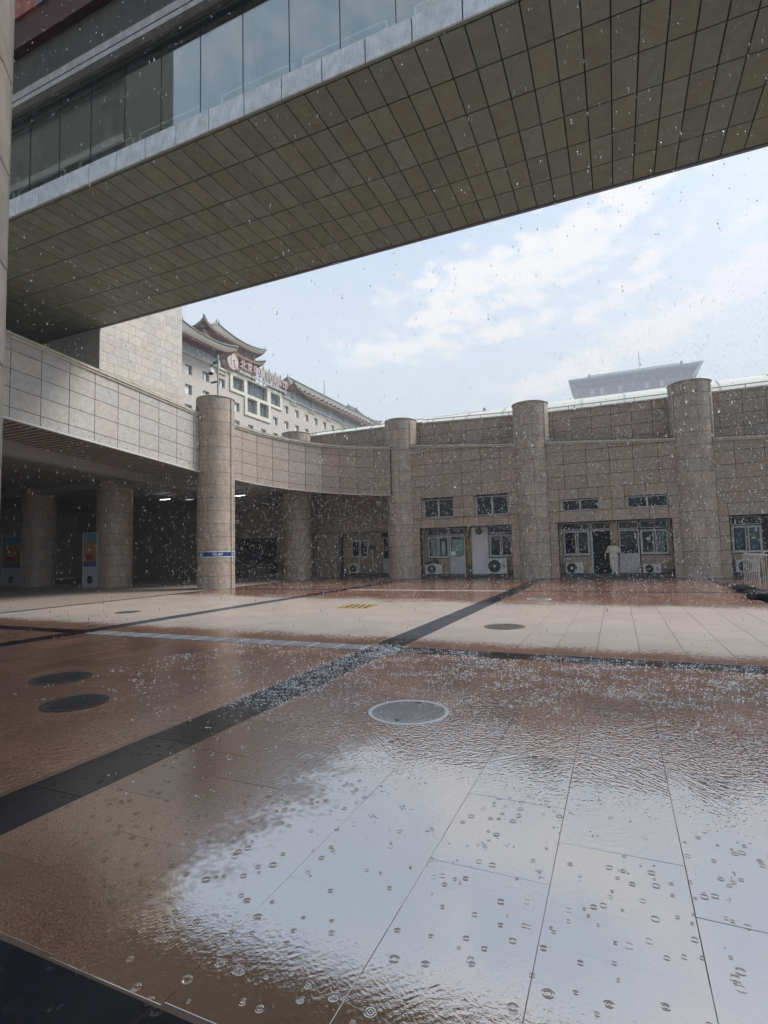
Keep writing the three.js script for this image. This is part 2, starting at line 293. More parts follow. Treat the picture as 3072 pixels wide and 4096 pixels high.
// ---------------------------------------------------------------- drain, manholes, hatch
{
  const g = thing('drain_grating', 'long grey metal drain grating crossing the wet paving between two black bands', 'drain', null, [-7, 0, -7.84]);
  const iron = std(C(0.3, 0.31, 0.32), 0.45), pale = std(C(0.6, 0.6, 0.6), 0.4);
  part(g, 'trough', bx(-3.24, 3.19, -0.003, -0.002, -0.2, 0.2), MT.joint);
  for (let i = 0; i < 13; i++) {
    const x0 = -3.23 + i * 0.494, gs = [];
    for (let k = 0; k < 9; k++) gs.push(bx(x0 + 0.02, x0 + 0.47, -0.002, 0.004, -0.19 + k * 0.044, -0.19 + k * 0.044 + 0.026));
    part(g, 'grate', join(gs), iron);
    part(g, 'grate_edge', bx(x0 + 0.472, x0 + 0.494, -0.002, 0.005, -0.2, 0.2), pale);
  }
    const cover = (x, z, r, label, kind) => {
    const t = thing('manhole_cover', label, 'manhole cover', 'round covers in the paving', [x, 0.001, z]);
    const iron2 = kind === 'wet' ? std(C(0.5, 0.5, 0.5), 0.16, { metalness: 0.75 }) : kind === 'dark' ? std(C(0.03, 0.028, 0.026), 0.6) : std(C(0.13, 0.115, 0.1), 0.5, { metalness: 0.3 });
    part(t, 'rim', new THREE.LatheGeometry([[r - 0.035, 0], [r - 0.035, 0.007], [r, 0.007], [r, 0]].map((p) => new THREE.Vector2(...p)), 48), kind === 'wet' ? std(C(0.62, 0.61, 0.6), 0.25) : iron2);
    part(t, 'lid', cyl(r - 0.042, r - 0.042, 0, 0.003, 0, 0, 48), iron2);
    const studs = [], p = 0.052;
    for (let a = -r; a < r; a += p) for (let b = -r; b < r; b += p) if (Math.hypot(a, b) < r - 0.075) studs.push(new THREE.BoxGeometry(0.034, 0.005, 0.034).translate(a, 0.0055, b));
    part(t, 'tread', join(studs), iron2).userData.kind = 'stuff';
    for (const s of [-1, 1]) part(t, 'keyhole', new THREE.BoxGeometry(0.05, 0.004, 0.02).translate(0, 0.009, s * (r - 0.1)), MT.black);
  };
  const L = (wx, wz) => [wx * 0.9158 + wz * 0.4016, wz * 0.9158 - wx * 0.4016];
  const at = (wx, wz, r, l, k) => cover(...L(wx, wz), r, l, k);
  at(-4.27, -7.04, 0.36, 'dark wet manhole cover farther of a pair beside the near column', 'dark');
  at(-3.38, -5.83, 0.33, 'dark brown manhole cover nearer of a pair beside the near column', 'dark');
  at(0.19, -5.23, 0.39, 'grey treaded manhole cover awash in the big puddle', 'wet');
  at(2.33, -10.62, 0.4, 'round treaded manhole cover on the dry pale paving beside the long black band', 'dry');
  at(4.6, -16.08, 0.36, 'thin bright manhole cover on the far wet paving past the dry strip', 'wet');
  at(-7.34, -15.17, 0.34, 'faint brown manhole cover on the dry paving in front of the dark arcade', 'dry');
  const [hx, hz] = L(-0.79, -15.24), h = thing('striped_hatch', 'yellow and black striped access hatch set in the dry paving', 'hatch', null, [hx, 0.001, hz]);
  part(h, 'hatch_frame', slab(rect(-0.5, 0.5, -0.53, 0.53), [rect(-0.43, 0.43, -0.46, 0.46).reverse()], 0.006, UP(0)), std(C(0.42, 0.3, 0.09), 0.6));
  part(h, 'lid', bx(-0.43, 0.43, 0, 0.003, -0.46, 0.46), std(C(0.025, 0.025, 0.025), 0.5));
  for (let i = -5; i <= 5; i++) { // slanting yellow bars, clipped to the lid
    const c = i * 0.19;
    const a = 0.045, poly = [[c + 0.1 - a, -0.46], [c + 0.1 + a, -0.46], [c - 0.1 + a, 0.46], [c - 0.1 - a, 0.46]].map(([x, y]) => [clamp(x, -0.43, 0.43), y]);
    if (poly[1][0] - poly[0][0] < 0.01 && poly[2][0] - poly[3][0] < 0.01) continue;
    part(h, 'stripe', panel(poly, 0.002, 0.0005, UP(0.0035)), std(C(0.4, 0.31, 0.1), 0.6));
  }
}

// ================================================================ columns
function curvedPiece(R, t0, t1, y0, y1, seg, uo) { // a curved cladding stone with chamfered lips
  const pos = [], uv = [], b = 0.006, P = (a, r, y) => [Math.sin(a) * r, y, Math.cos(a) * r];
  const quad = (a, b2, c, d, ua, ub) => { for (const [v, u] of [[a, ua[0]], [b2, ua[1]], [c, ua[2]], [a, ua[0]], [c, ua[2]], [d, ua[3]]]) { pos.push(...v); uv.push(...u); } };
  const prof = [[R - 0.02, y0], [R - b, y0], [R, y0 + b], [R, y1 - b], [R - b, y1], [R - 0.02, y1]];
  for (let i = 0; i < seg; i++) {
    const a = lerp(t0, t1, i / seg), c = lerp(t0, t1, (i + 1) / seg);
    for (let k = 0; k < prof.length - 1; k++) { const [r0, h0] = prof[k], [r1, h1] = prof[k + 1]; quad(P(a, r0, h0), P(c, r0, h0), P(c, r1, h1), P(a, r1, h1), [[a * R + uo, h0], [c * R + uo, h0], [c * R + uo, h1], [a * R + uo, h1]]); }
  }
  for (const [a, s] of [[t0, 1], [t1, -1]]) { const q = [P(a, R - 0.02, y0), P(a, R - b, y0), P(a, R - b, y1), P(a, R - 0.02, y1)]; if (s < 0) q.reverse(); quad(...q, [[0, 0], [0, 0], [0, 0], [0, 0]]); }
  const g = soup(pos, uv); // smooth the round face
  const p = g.attributes.position, n = g.attributes.normal;
  for (let i = 0; i < p.count; i++) if (Math.abs(n.getY(i)) < 0.1 && Math.hypot(p.getX(i), p.getZ(i)) > R - 0.001) { const l = Math.hypot(p.getX(i), p.getZ(i)); n.setXYZ(i, p.getX(i) / l, 0, p.getZ(i) / l); }
  return g;
}
function column(x, z, R, H, label, mats, { pitch = 0.585, split = 4, cap = true, turn = 0.2, group = 'round stone columns of the court' } = {}) {
  const t = thing('stone_column', label, 'column', group, [x, 0, z]);
  part(t, 'core', cyl(R - 0.018, R - 0.018, 0, H - 0.01, 0, 0, 40), MT.joint);
  const n = Math.round(H / pitch), h = H / n, uo = rr(0, 6);
  for (let i = 0; i < n; i++) for (let k = 0; k < split; k++) {
    const a = turn + (i & 1 ? 0.0 : Math.PI / split * 0) + k * 2 * Math.PI / split, g = 0.005;
    part(t, 'cladding_stone', curvedPiece(R, a + g / R, a + 2 * Math.PI / split - g / R, i * h + (i ? 0.006 : 0), (i + 1) * h - 0.006, Math.max(4, Math.round(28 / split)), uo), mats[(i * 3 + k * 2) % mats.length]);
  }
  if (cap) part(t, 'cap', new THREE.LatheGeometry([[0, H + 0.06], [R - 0.1, H + 0.05], [R + 0.035, H + 0.035], [R + 0.035, H - 0.005], [R, H - 0.005]].map((p) => new THREE.Vector2(...p)), 40), MT.coping);
  return t;
}
const CM = [-17.38, -19.75], RM = 0.86;
{
  const strip = (t, R, a, y0, y1) => part(t, 'pipe', bar([Math.sin(a) * (R + 0.03), y0, Math.cos(a) * (R + 0.03)], [Math.sin(a) * (R + 0.03), y1, Math.cos(a) * (R + 0.03)], 0.026), MT.coping);
  let t = column(...CM, RM, 9.0, 'round stone column with a blue number band standing at the arcade corner', MT.column, { turn: 0.28 });
  strip(t, RM, 1.62, 0, 8.95); strip(t, RM, -0.75, 7.6, 8.95);
  t = column(-11.13, -28.1, 0.9, 9.0, 'round stone column between the curved parapet and the first door recess', MT.column); strip(t, 0.9, -0.98, 7.3, 8.95); strip(t, 0.9, 0.98, 7.35, 8.95);
  t = column(-3.83, -28.1, 0.9, 9.0, 'round stone column standing between the two door recesses', MT.column); strip(t, 0.9, -0.98, 6.9, 8.95); strip(t, 0.9, 0.98, 6.8, 8.95);
  t = column(3.45, -28.1, 0.9, 9.0, 'round stone column behind the tubular steel barrier', MT.column); strip(t, 0.9, -0.98, 6.4, 8.95); strip(t, 0.9, 0.98, 6.2, 8.95);
  for (const [x, y, where] of [[-3.83, 3.05, 'between the two door recesses'], [3.45, 3.1, 'behind the steel barrier'], [-10.75, 2.7, 'next to the curved parapet']]) one('wall_bolt', join(new THREE.SphereGeometry(0.05, 10, 8).translate(x, y, -28.1 + 0.93), bar([x, y, -28.1 + 0.8], [x, y, -27.19], 0.03)), std(C(0.55, 0.5, 0.42), 0.6), 'small pale bolt head on the round column ' + where, 'bolt', 'bolts on the columns');
  const az = 36.05 * Math.PI / 180 + Math.asin(0.9 / 5), wx = -5 * Math.sin(az), wz = -5 * Math.cos(az);
  column(wx * 0.9158 + wz * 0.4016, wz * 0.9158 - wx * 0.4016, 0.9, 12, 'pale round column with scraped whitewash at the porch edge', MT.nearColumn, { pitch: 0.75, turn: 0.9 });
  column(-18.15, -27.9, 0.88, 9.0, 'stone column rising inside the arcade behind the curved parapet', MT.column, { split: 3 });
  column(-24.95, -20.4, 0.9, 7.9, 'dim inner column with an orange advertising panel at its side', MT.column, { split: 3, cap: false });
  column(-31.3, -20.4, 0.9, 7.9, 'dim inner column deep in the arcade with a blue grey panel', MT.column, { split: 3, cap: false });
}
// strokes of the Chinese characters, on a ten by ten grid, y up
const HAN = {
  北: [[[1, 6.6], [3.8, 6.6]], [[3.8, 9.4], [3.8, 0.6]], [[0.8, 2], [3.8, 3.2]], [[6.2, 9.4], [6.2, 1.6], [7, 0.9], [9, 0.9], [9.3, 2.4]], [[8.9, 7.2], [6.2, 5.4]]],
  京: [[[4.6, 9.8], [5.4, 8.6]], [[1, 8.2], [9, 8.2]], [[2.6, 6.8], [7.4, 6.8], [7.4, 4.6], [2.6, 4.6], [2.6, 6.8]], [[5, 4.6], [5, 0.8], [4, 1.1]], [[3.4, 3.4], [1.6, 1.2]], [[6.6, 3.4], [8.6, 1.2]]],
  华: [[[3.6, 9.6], [1.2, 6.6]], [[2.5, 8], [2.5, 5.2]], [[5.2, 9.6], [5.2, 6.2], [6, 5.6], [8.6, 5.6], [8.8, 6.8]], [[8.4, 8.6], [5.2, 7.2]], [[0.8, 3.6], [9.2, 3.6]], [[5, 5.2], [5, 0.2]]],
  夏: [[[1, 9.4], [9, 9.4]], [[5, 9.4], [4.4, 8.2]], [[2.6, 8], [7.4, 8], [7.4, 4], [2.6, 4], [2.6, 8]], [[2.6, 6.7], [7.4, 6.7]], [[2.6, 5.4], [7.4, 5.4]], [[4, 3.8], [1.6, 1.8]], [[3.2, 3], [7, 3], [4.8, 1.4], [1.4, 0.3]], [[3.4, 2], [8.8, 0.3]]],
  明: [[[1, 8.6], [3.8, 8.6], [3.8, 2.6], [1, 2.6], [1, 8.6]], [[1, 5.6], [3.8, 5.6]], [[5.6, 9.2], [5.6, 3], [4.4, 0.6]], [[5.6, 9.2], [9, 9.2], [9, 0.8], [8, 1.2]], [[5.6, 6.6], [9, 6.6]], [[5.6, 4.2], [9, 4.2]]],
  珠: [[[0.6, 8.6], [3.8, 8.6]], [[0.8, 5.6], [3.6, 5.6]], [[0.4, 1.8], [4, 2.6]], [[2.2, 8.6], [2.2, 2.2]], [[5.6, 9.4], [4.8, 7]], [[5, 7.8], [9, 7.8]], [[4.4, 5], [9.6, 5]], [[7, 9.6], [7, 0.4]], [[7, 5], [4.6, 1.6]], [[7, 5], [9.6, 1.6]]],
  宾: [[[5, 9.8], [5, 8.9]], [[1.2, 7], [1.2, 8.7], [8.8, 8.7], [8.8, 7]], [[6.8, 7.6], [3, 6.8], [3, 3.2]], [[3, 5.2], [8.4, 5.2]], [[6.2, 5.2], [6.2, 3.2]], [[0.8, 3.2], [9.2, 3.2]], [[3.8, 2.4], [2, 0.6]], [[6.2, 2.4], [8, 0.6]]],
  馆: [[[2, 9.4], [0.8, 6.8]], [[1.6, 8], [4, 8], [3.6, 6.8]], [[2.2, 6.8], [2.2, 1], [3.8, 2.2]], [[7, 9.8], [7, 8.9]], [[4.8, 7.2], [4.8, 8.6], [9.4, 8.6], [9.4, 7.2]], [[5.8, 7.2], [5.8, 0.4]], [[5.8, 7.2], [8.6, 7.2], [8.6, 4.8], [5.8, 4.8]], [[5.8, 3.4], [9, 3.4], [9, 0.6], [5.8, 0.6]]],
  中: [[[1.6, 7.6], [8.4, 7.6], [8.4, 3.6], [1.6, 3.6], [1.6, 7.6]], [[5, 9.6], [5, 0.4]]],
  区: [[[9, 8.8], [1.4, 8.8], [1.4, 1], [9.2, 1]], [[7.6, 7.4], [3.2, 2.6]], [[3.2, 7], [7.8, 2.6]]],
};
function strokeGeo(ch, size, w, depth, M) { // one character as raised strokes
  const gs = [], k = size / 10;
  for (const line of HAN[ch]) for (let i = 0; i < line.length - 1; i++) {
    const [x0, y0] = line[i], [x1, y1] = line[i + 1], dx = x1 - x0, dy = y1 - y0, l = Math.hypot(dx, dy), ux = dx / l, uy = dy / l, e = w / 2;
    const P = (a, s) => [(a === 0 ? x0 - ux * e : x1 + ux * e) * k + -uy * s * e * k, (a === 0 ? y0 - uy * e : y1 + uy * e) * k + ux * s * e * k];
    gs.push(panel([P(0, -1), P(1, -1), P(1, 1), P(0, 1)], depth * (1 + 0.02 * i + 0.013 * gs.length), 0.004, M, 0, 0));
  }
  return join(gs);
}
// blue number band wrapped round the corner column
{
  const N = 2048, cv = document.createElement('canvas'); cv.width = N; cv.height = 64; const x = cv.getContext('2d');
  x.fillStyle = '#0f2f66'; x.fillRect(0, 0, N, 64);
  for (let i = 0; i < 240; i++) { x.fillStyle = `rgba(${i & 1 ? 40 : 5},${i & 1 ? 80 : 20},${i & 1 ? 140 : 60},0.05)`; x.fillRect(rnd() * N, 0, rr(5, 60), 64); }
  const text = (ox) => { x.strokeStyle = '#dfe9f2'; x.lineWidth = 5; ['中', '区'].forEach((c, i) => HAN[c].forEach((l) => { x.beginPath(); l.forEach(([a, b], k) => x[k ? 'lineTo' : 'moveTo'](ox + i * 44 + a * 4, 54 - b * 4.4)); x.stroke(); })); x.fillStyle = '#dfe9f2'; x.font = 'bold 52px sans-serif'; x.fillText('407', ox + 92, 51); };
  for (let k = 0; k < 6; k++) text(60 + k * N / 6);
  const ct = new THREE.CanvasTexture(cv); ct.colorSpace = THREE.SRGBColorSpace; ct.magFilter = THREE.LinearFilter; ct.wrapS = THREE.RepeatWrapping;
  const t = thing('column_sign', 'blue band with white numbering wrapped round the corner column', 'sign', null, [CM[0], 1.5, CM[1]]);
  const g = new THREE.CylinderGeometry(RM + 0.012, RM + 0.012, 0.2, 64, 1, true); g.rotateY(0.35);
  part(t, 'printed_band', g.translate(0, 0.1, 0), std(C(1, 1, 1), 0.35, { map: ct }));
  for (const y of [-0.02, 0.22]) part(t, 'edge_strip', new THREE.CylinderGeometry(RM + 0.016, RM + 0.016, 0.035, 64, 1, true).translate(0, y, 0), std(C(0.62, 0.65, 0.68), 0.3));
  const b = thing('column_plate', 'dark blue plate with white lettering high on the corner column', 'sign', null, [CM[0] - 0.62, 8.0, CM[1] + 0.66]);
  part(b, 'plate', bx(-0.2, 0.2, 0, 0.62, -0.012, 0.012), std(C(0.012, 0.03, 0.13), 0.4)); b.rotation.y = -0.75;
  part(b, 'character', strokeGeo('中', 0.2, 1.4, 0.006, FRONT(0.012).multiply(new THREE.Matrix4().makeTranslation(-0.1, 0.34, 0))), MT.white); part(b, 'character', strokeGeo('区', 0.2, 1.4, 0.006, FRONT(0.012).multiply(new THREE.Matrix4().makeTranslation(-0.1, 0.08, 0))), MT.white);
  // camera mast on the column top
  const m = thing('camera_mast', 'slim grey mast with a dome camera and a small lamp on the column top', 'camera mast', null, [CM[0] + 0.12, 9.05, CM[1]]);
  const dk = std(C(0.1, 0.11, 0.11), 0.5), gy = std(C(0.3, 0.32, 0.32), 0.4);
  part(m, 'mast', bar([0, 0, 0], [0, 2.2, 0], 0.045), gy); part(m, 'base', cyl(0.11, 0.1, -0.02, 0.12, -0.06, 0, 16), dk);
  part(m, 'arm', join(bar([0, 1.86, 0], [-0.48, 1.74, 0], 0.03), new RoundedBoxGeometry(0.26, 0.13, 0.14, 2, 0.03).translate(-0.14, 1.84, 0)), dk);
  const dome = part(m, 'dome_housing', new THREE.LatheGeometry([[0, 0.26], [0.05, 0.25], [0.12, 0.12], [0.125, 0]].map((p) => new THREE.Vector2(...p)), 20).translate(-0.43, 1.38, 0), MT.white); part(dome, 'lens_dome', new THREE.SphereGeometry(0.118, 18, 10, 0, 6.3, Math.PI / 2, Math.PI / 2).translate(-0.43, 1.38, 0), MT.black); part(m, 'hanger', bar([-0.43, 1.63, 0], [-0.43, 1.76, 0], 0.025), dk);
  part(m, 'lamp_head', new RoundedBoxGeometry(0.36, 0.06, 0.16, 2, 0.028).rotateZ(0.06).translate(-0.24, 0.88, 0), dk);
}

// ================================================================ far wall of the court: clad bays with door recesses
const WZ = -27.6;
const clipTop = (poly, f) => { // keep the part of a convex outline under the line y = f(x)
  const out = [];
  poly.forEach((p, i) => { const q = poly[(i + 1) % poly.length], a = f(p[0]) - p[1], b = f(q[0]) - q[1]; if (a >= 0) out.push(p); if (a * b < 0) { const t = a / (a - b); out.push([lerp(p[0], q[0], t), lerp(p[1], q[1], t)]); } });
  return out;
};
function cladBay({ label, x0, x1, top, joints, lows, wins, winTop, recess, mats }) {
  const t = thing('gallery_wall', label, 'wall', 'clad bays of the far wall', [0, 0, 0]), g = 0.009;
  const holes = wins.map(([a, b]) => rect(a, b, 3.3, winTop).reverse());
  const [ra, rb] = recess;
  part(t, 'wall_core', slab([[x0, 0], [ra, 0], [ra, 2.75], [rb, 2.75], [rb, 0], [x1, 0], [x1, top(x1)], [x0, top(x0)]], holes, 0.38, FRONT(WZ - 0.4)), MT.joint);
  const put = (a, b, c, d) => { let p = clipTop(rect(a + g, b - g, c + g, d - g), top); if (p.length > 2) part(t, 'wall_panel', panel(p, 0.022, 0.005, FRONT(WZ - 0.022)), pick(mats)); };
  const rows = [4.41, 5.04, 5.66, 6.29, 6.92, 7.55], xs = [x0, ...joints, x1];
  for (let r = 0; r < 5; r++) for (let i = 0; i < xs.length - 1; i++) put(xs[i], xs[i + 1], rows[r], rows[r + 1]);
  // window course, split at half height
  const mid = (wins[0][1] + (wins[1]?.[0] ?? x1)) / 2, solids = wins[1] ? [[x0, wins[0][0]], [wins[0][1], mid], [mid, wins[1][0]], [wins[1][1], x1]] : [[x0, wins[0][0]], [wins[0][1], x1]];
  for (const [a, b] of solids) { put(a, b, 3.3, 3.8); put(a, b, 3.8, 4.41); }
  if (winTop < 4.3) for (const [a, b] of wins) { put(a, (a + b) / 2, winTop + 0.01, 4.41); put((a + b) / 2, b, winTop + 0.01, 4.41); }
  const ls = [x0, ...lows, x1];
  for (let i = 0; i < ls.length - 1; i++) { const a = ls[i], b = ls[i + 1], y = (b <= ra + 0.15 || a >= rb - 0.15) ? 2.49 : 2.76; put(a, b, Math.max(y, 2.76), 3.3); }
  for (const [a, b] of [[x0, ra], [rb, x1]]) if (b - a > 0.1) { const ys = [0, 0.61, 1.23, 1.86, 2.49, 2.76]; for (let i = 0; i < 5; i++) put(a, b, ys[i], ys[i + 1]); }
  // coping in two metal rails that fall with the ramp behind
  const cop = (y0, y1, d0, d1, m, n) => part(t, n, slab([[x0, top(x0) + y0], [x1, top(x1) + y0], [x1, top(x1) + y1], [x0, top(x0) + y1]], [], d1 - d0, FRONT(WZ + d0)), m);
  cop(0.02, 0.1, -0.5, 0.09, MT.coping, 'coping'); cop(-0.05, 0.018, -0.1, 0.05, MT.coping, 'coping_rail'); cop(0.102, 0.16, -0.5, 0.02, MT.copingDark, 'coping_ridge');
  // small windows
  for (const [a, b] of wins) {
    const w = part(t, 'window', frameGeo(a + 0.1, b, 3.32, winTop - 0.01, 0.05, 0.06, FRONT(WZ - 0.2)), MT.alu), m = (a + b) / 2 + 0.05;
    part(w, 'mullion', bx(m - 0.04, m + 0.04, 3.37, winTop - 0.06, WZ - 0.19, WZ - 0.13), MT.alu);
    for (const [p, q] of [[a + 0.15, m - 0.04], [m + 0.04, b - 0.05]]) part(w, 'pane', bx(p, q, 3.37, winTop - 0.06, WZ - 0.17, WZ - 0.165), MT.glass);
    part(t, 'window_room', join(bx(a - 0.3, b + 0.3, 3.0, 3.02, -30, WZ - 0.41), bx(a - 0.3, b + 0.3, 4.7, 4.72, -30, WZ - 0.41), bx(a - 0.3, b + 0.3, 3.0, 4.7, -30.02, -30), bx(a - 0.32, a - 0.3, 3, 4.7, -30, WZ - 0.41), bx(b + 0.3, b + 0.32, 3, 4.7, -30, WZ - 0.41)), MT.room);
    part(t, 'reveal', join(bx(a - 0.001, a + 0.1, 3.32, winTop - 0.01, WZ - 0.38, WZ - 0.05)), mats[0]);
  }
  // recess shell and black step
  const RZ = -28.6;
  part(t, 'recess_ceiling', bx(ra - 0.1, rb + 0.1, 2.76, 2.85, RZ - 0.1, WZ - 0.41), mats[1]);
  for (const [a, b] of [[ra - 0.1, ra - 0.003], [rb + 0.003, rb + 0.1]]) part(t, 'recess_side', bx(a, b, 0, 2.75, RZ - 0.1, WZ - 0.41), mats[2]);
  part(t, 'step', bx(ra + 0.004, rb - 0.004, 0, 0.18, RZ - 2.6, WZ - 0.1), MT.stepStone);
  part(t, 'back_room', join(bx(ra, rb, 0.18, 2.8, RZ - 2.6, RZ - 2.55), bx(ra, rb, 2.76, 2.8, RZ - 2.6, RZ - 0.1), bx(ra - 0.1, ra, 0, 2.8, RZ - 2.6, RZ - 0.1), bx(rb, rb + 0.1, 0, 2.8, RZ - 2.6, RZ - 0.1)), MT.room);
  return { t, RZ };
}
// fittings of a recess: every one a part of its bay
const Z0 = -28.6;
const sash = (t, a, b, y0, y1, o = {}) => {
  const z = o.z ?? Z0, w = part(t, 'window', frameGeo(a, b, y0, y1, 0.05, 0.07, FRONT(z)), MT.alu), n = o.n ?? 2, s = (b - a) / n;
  for (let i = 0; i < n; i++) {
    part(w, 'sash', frameGeo(a + i * s + 0.035, a + (i + 1) * s - 0.035 + (i < n - 1 ? 0.03 : 0), y0 + 0.045, y1 - 0.045, 0.055, 0.05, FRONT(z + 0.015 + 0.012 * i)), MT.alu);
    part(w, 'pane', bx(a + i * s + 0.08, a + (i + 1) * s - 0.08, y0 + 0.09, y1 - 0.09, z + 0.035, z + 0.04), MT.glass);
  }
  return w;
};
const transom = (t, a, b, y0 = 2.36, y1 = 2.74) => { const w = part(t, 'transom', frameGeo(a, b, y0, y1, 0.04, 0.06, FRONT(Z0)), MT.alu); part(w, 'pane', bx(a + 0.04, b - 0.04, y0 + 0.04, y1 - 0.04, Z0 + 0.025, Z0 + 0.03), MT.glass); return w; };
const door = (t, a, b, o = {}) => {
  const d = part(t, 'door', join(frameGeo(a, b, 0.2, 2.33, 0.07, 0.07, FRONT(Z0)), bx(a + 0.07, b - 0.07, 1.06, 1.16, Z0 + 0.005, Z0 + 0.06)), MT.alu);
  part(d, 'lower_panel', bx(a + 0.07, b - 0.07, 0.27, 1.06, Z0 + 0.02, Z0 + 0.045), MT.aluPanel); part(d, 'pane', bx(a + 0.07, b - 0.07, 1.16, 2.26, Z0 + 0.025, Z0 + 0.03), MT.glass);
  part(d, 'handle', bar([a + 0.1, 1.22, Z0 + 0.09], [a + 0.22, 1.22, Z0 + 0.09], 0.014), MT.steel); return d;
};
const dado = (t, a, b, mats) => { const n = Math.max(1, Math.round((b - a) / 0.6)); for (let i = 0; i < n; i++) for (const [y0, y1] of [[0.185, 0.62], [0.62, 1.06]]) part(t, 'dado_panel', panel(rect(lerp(a, b, i / n) + 0.004, lerp(a, b, (i + 1) / n) - 0.004, y0 + 0.004, y1 - 0.004), 0.03, 0.004, FRONT(Z0)), pick(mats)); part(t, 'sill', bx(a, b, 1.065, 1.1, Z0 - 0.02, Z0 + 0.06), MT.black); part(t, 'dado_core', bx(a, b, 0.185, 1.06, Z0 - 0.1, Z0 - 0.002), MT.core); };
const hang = (t, a, b, y0, y1, col, dz = 0.12) => { // a curtain in soft folds
  const g = new THREE.PlaneGeometry(b - a, y1 - y0, 20, 1).translate((a + b) / 2, (y0 + y1) / 2, Z0 - dz), p = g.attributes.position; for (let i = 0; i < p.count; i++) p.setZ(i, p.getZ(i) + 0.018 * Math.sin(p.getX(i) * 60)); g.computeVertexNormals();
  part(t, 'curtain', g, std(col, 0.9, { side: THREE.DoubleSide }));
};
{ // bay with the white door
  const { t } = cladBay({ label: 'brown granite bay with a tall white door and two air conditioner units', x0: -10.4, x1: -4.58, top: (x) => lerp(7.37, 6.84, (x + 10.39) / 5.75), joints: [-9.62, -8.53, -7.49, -6.44, -5.4], lows: [-9.85, -9.07, -8.27, -7.47, -6.69, -5.88, -5.09], wins: [[-9.84, -8.02], [-6.88, -5.08]], winTop: 4.34, recess: [-9.97, -4.96], mats: MT.wall });
  const m = MT.wallOlive;
  dado(t, -9.86, -8.58, m); dado(t, -6.36, -5.0, m);
  part(t, 'pier', bx(-9.968, -9.87, 0.18, 2.75, Z0 - 0.05, Z0 + 0.1), m[0]);
  sash(t, -9.85, -8.6, 1.1, 2.32); transom(t, -9.85, -8.6); door(t, -8.56, -7.68); transom(t, -8.56, -7.68);
  hang(t, -9.75, -9.3, 1.15, 2.25, C(0.3, 0.36, 0.33)); part(t, 'paper', bx(-9.05, -8.86, 1.25, 2.0, Z0 - 0.02, Z0 - 0.012), std(C(0.42, 0.52, 0.56), 0.6)); hang(t, -8.45, -7.78, 1.2, 2.1, C(0.33, 0.45, 0.43), 0.06);
  part(t, 'notice', bx(-8.5, -8.25, 1.2, 1.45, Z0 + 0.032, Z0 + 0.036), MT.white);
  part(t, 'pillar', bx(-7.66, -7.32, 0.18, 2.75, Z0 - 0.1, Z0 + 0.02), std(C(0.16, 0.11, 0.05), 0.7, { map: stainTex })); part(t, 'poster', bx(-7.6, -7.36, 0.72, 2.1, Z0 + 0.022, Z0 + 0.026), std(C(0.34, 0.2, 0.05), 0.5, { map: stainTex }));
  const wd = part(t, 'white_door', bx(-7.3, -6.4, 0.19, 2.75, Z0 - 0.02, Z0 + 0.05), MT.whiteDoor); wd.userData.label = 'tall plain white door leaf';
  part(wd, 'handle', bar([-6.5, 1.24, Z0 + 0.09], [-6.38, 1.24, Z0 + 0.09], 0.016), MT.steel); part(wd, 'door_frame', frameGeo(-7.32, -6.38, 0.185, 2.755, 0.035, 0.08, FRONT(Z0 - 0.01)), MT.alu);
  sash(t, -6.33, -5.1, 1.1, 2.3); transom(t, -6.33, -5.1); part(t, 'pier', bx(-5.09, -4.964, 0.18, 2.75, Z0 - 0.05, Z0 + 0.1), MT.dark);
  const f = thing('exhaust_fan', 'round black exhaust fan above the white door', 'fan', null, [-6.87, 2.52, Z0 + 0.05]);
  part(f, 'ring', new THREE.TorusGeometry(0.17, 0.025, 8, 28).translate(0, 0, 0.02), MT.black); part(f, 'backing', new THREE.CylinderGeometry(0.165, 0.165, 0.02, 28).rotateX(Math.PI / 2).translate(0, 0, 0.006), MT.dark);
  for (let k = 0; k < 4; k++) part(f, 'blade', panel([[0.02, -0.03], [0.14, -0.06], [0.15, 0.05], [0.03, 0.03]], 0.006, 0.002, new THREE.Matrix4().makeRotationZ(k * Math.PI / 2 + 0.3).setPosition(0, 0, 0.022)), MT.rust);
}
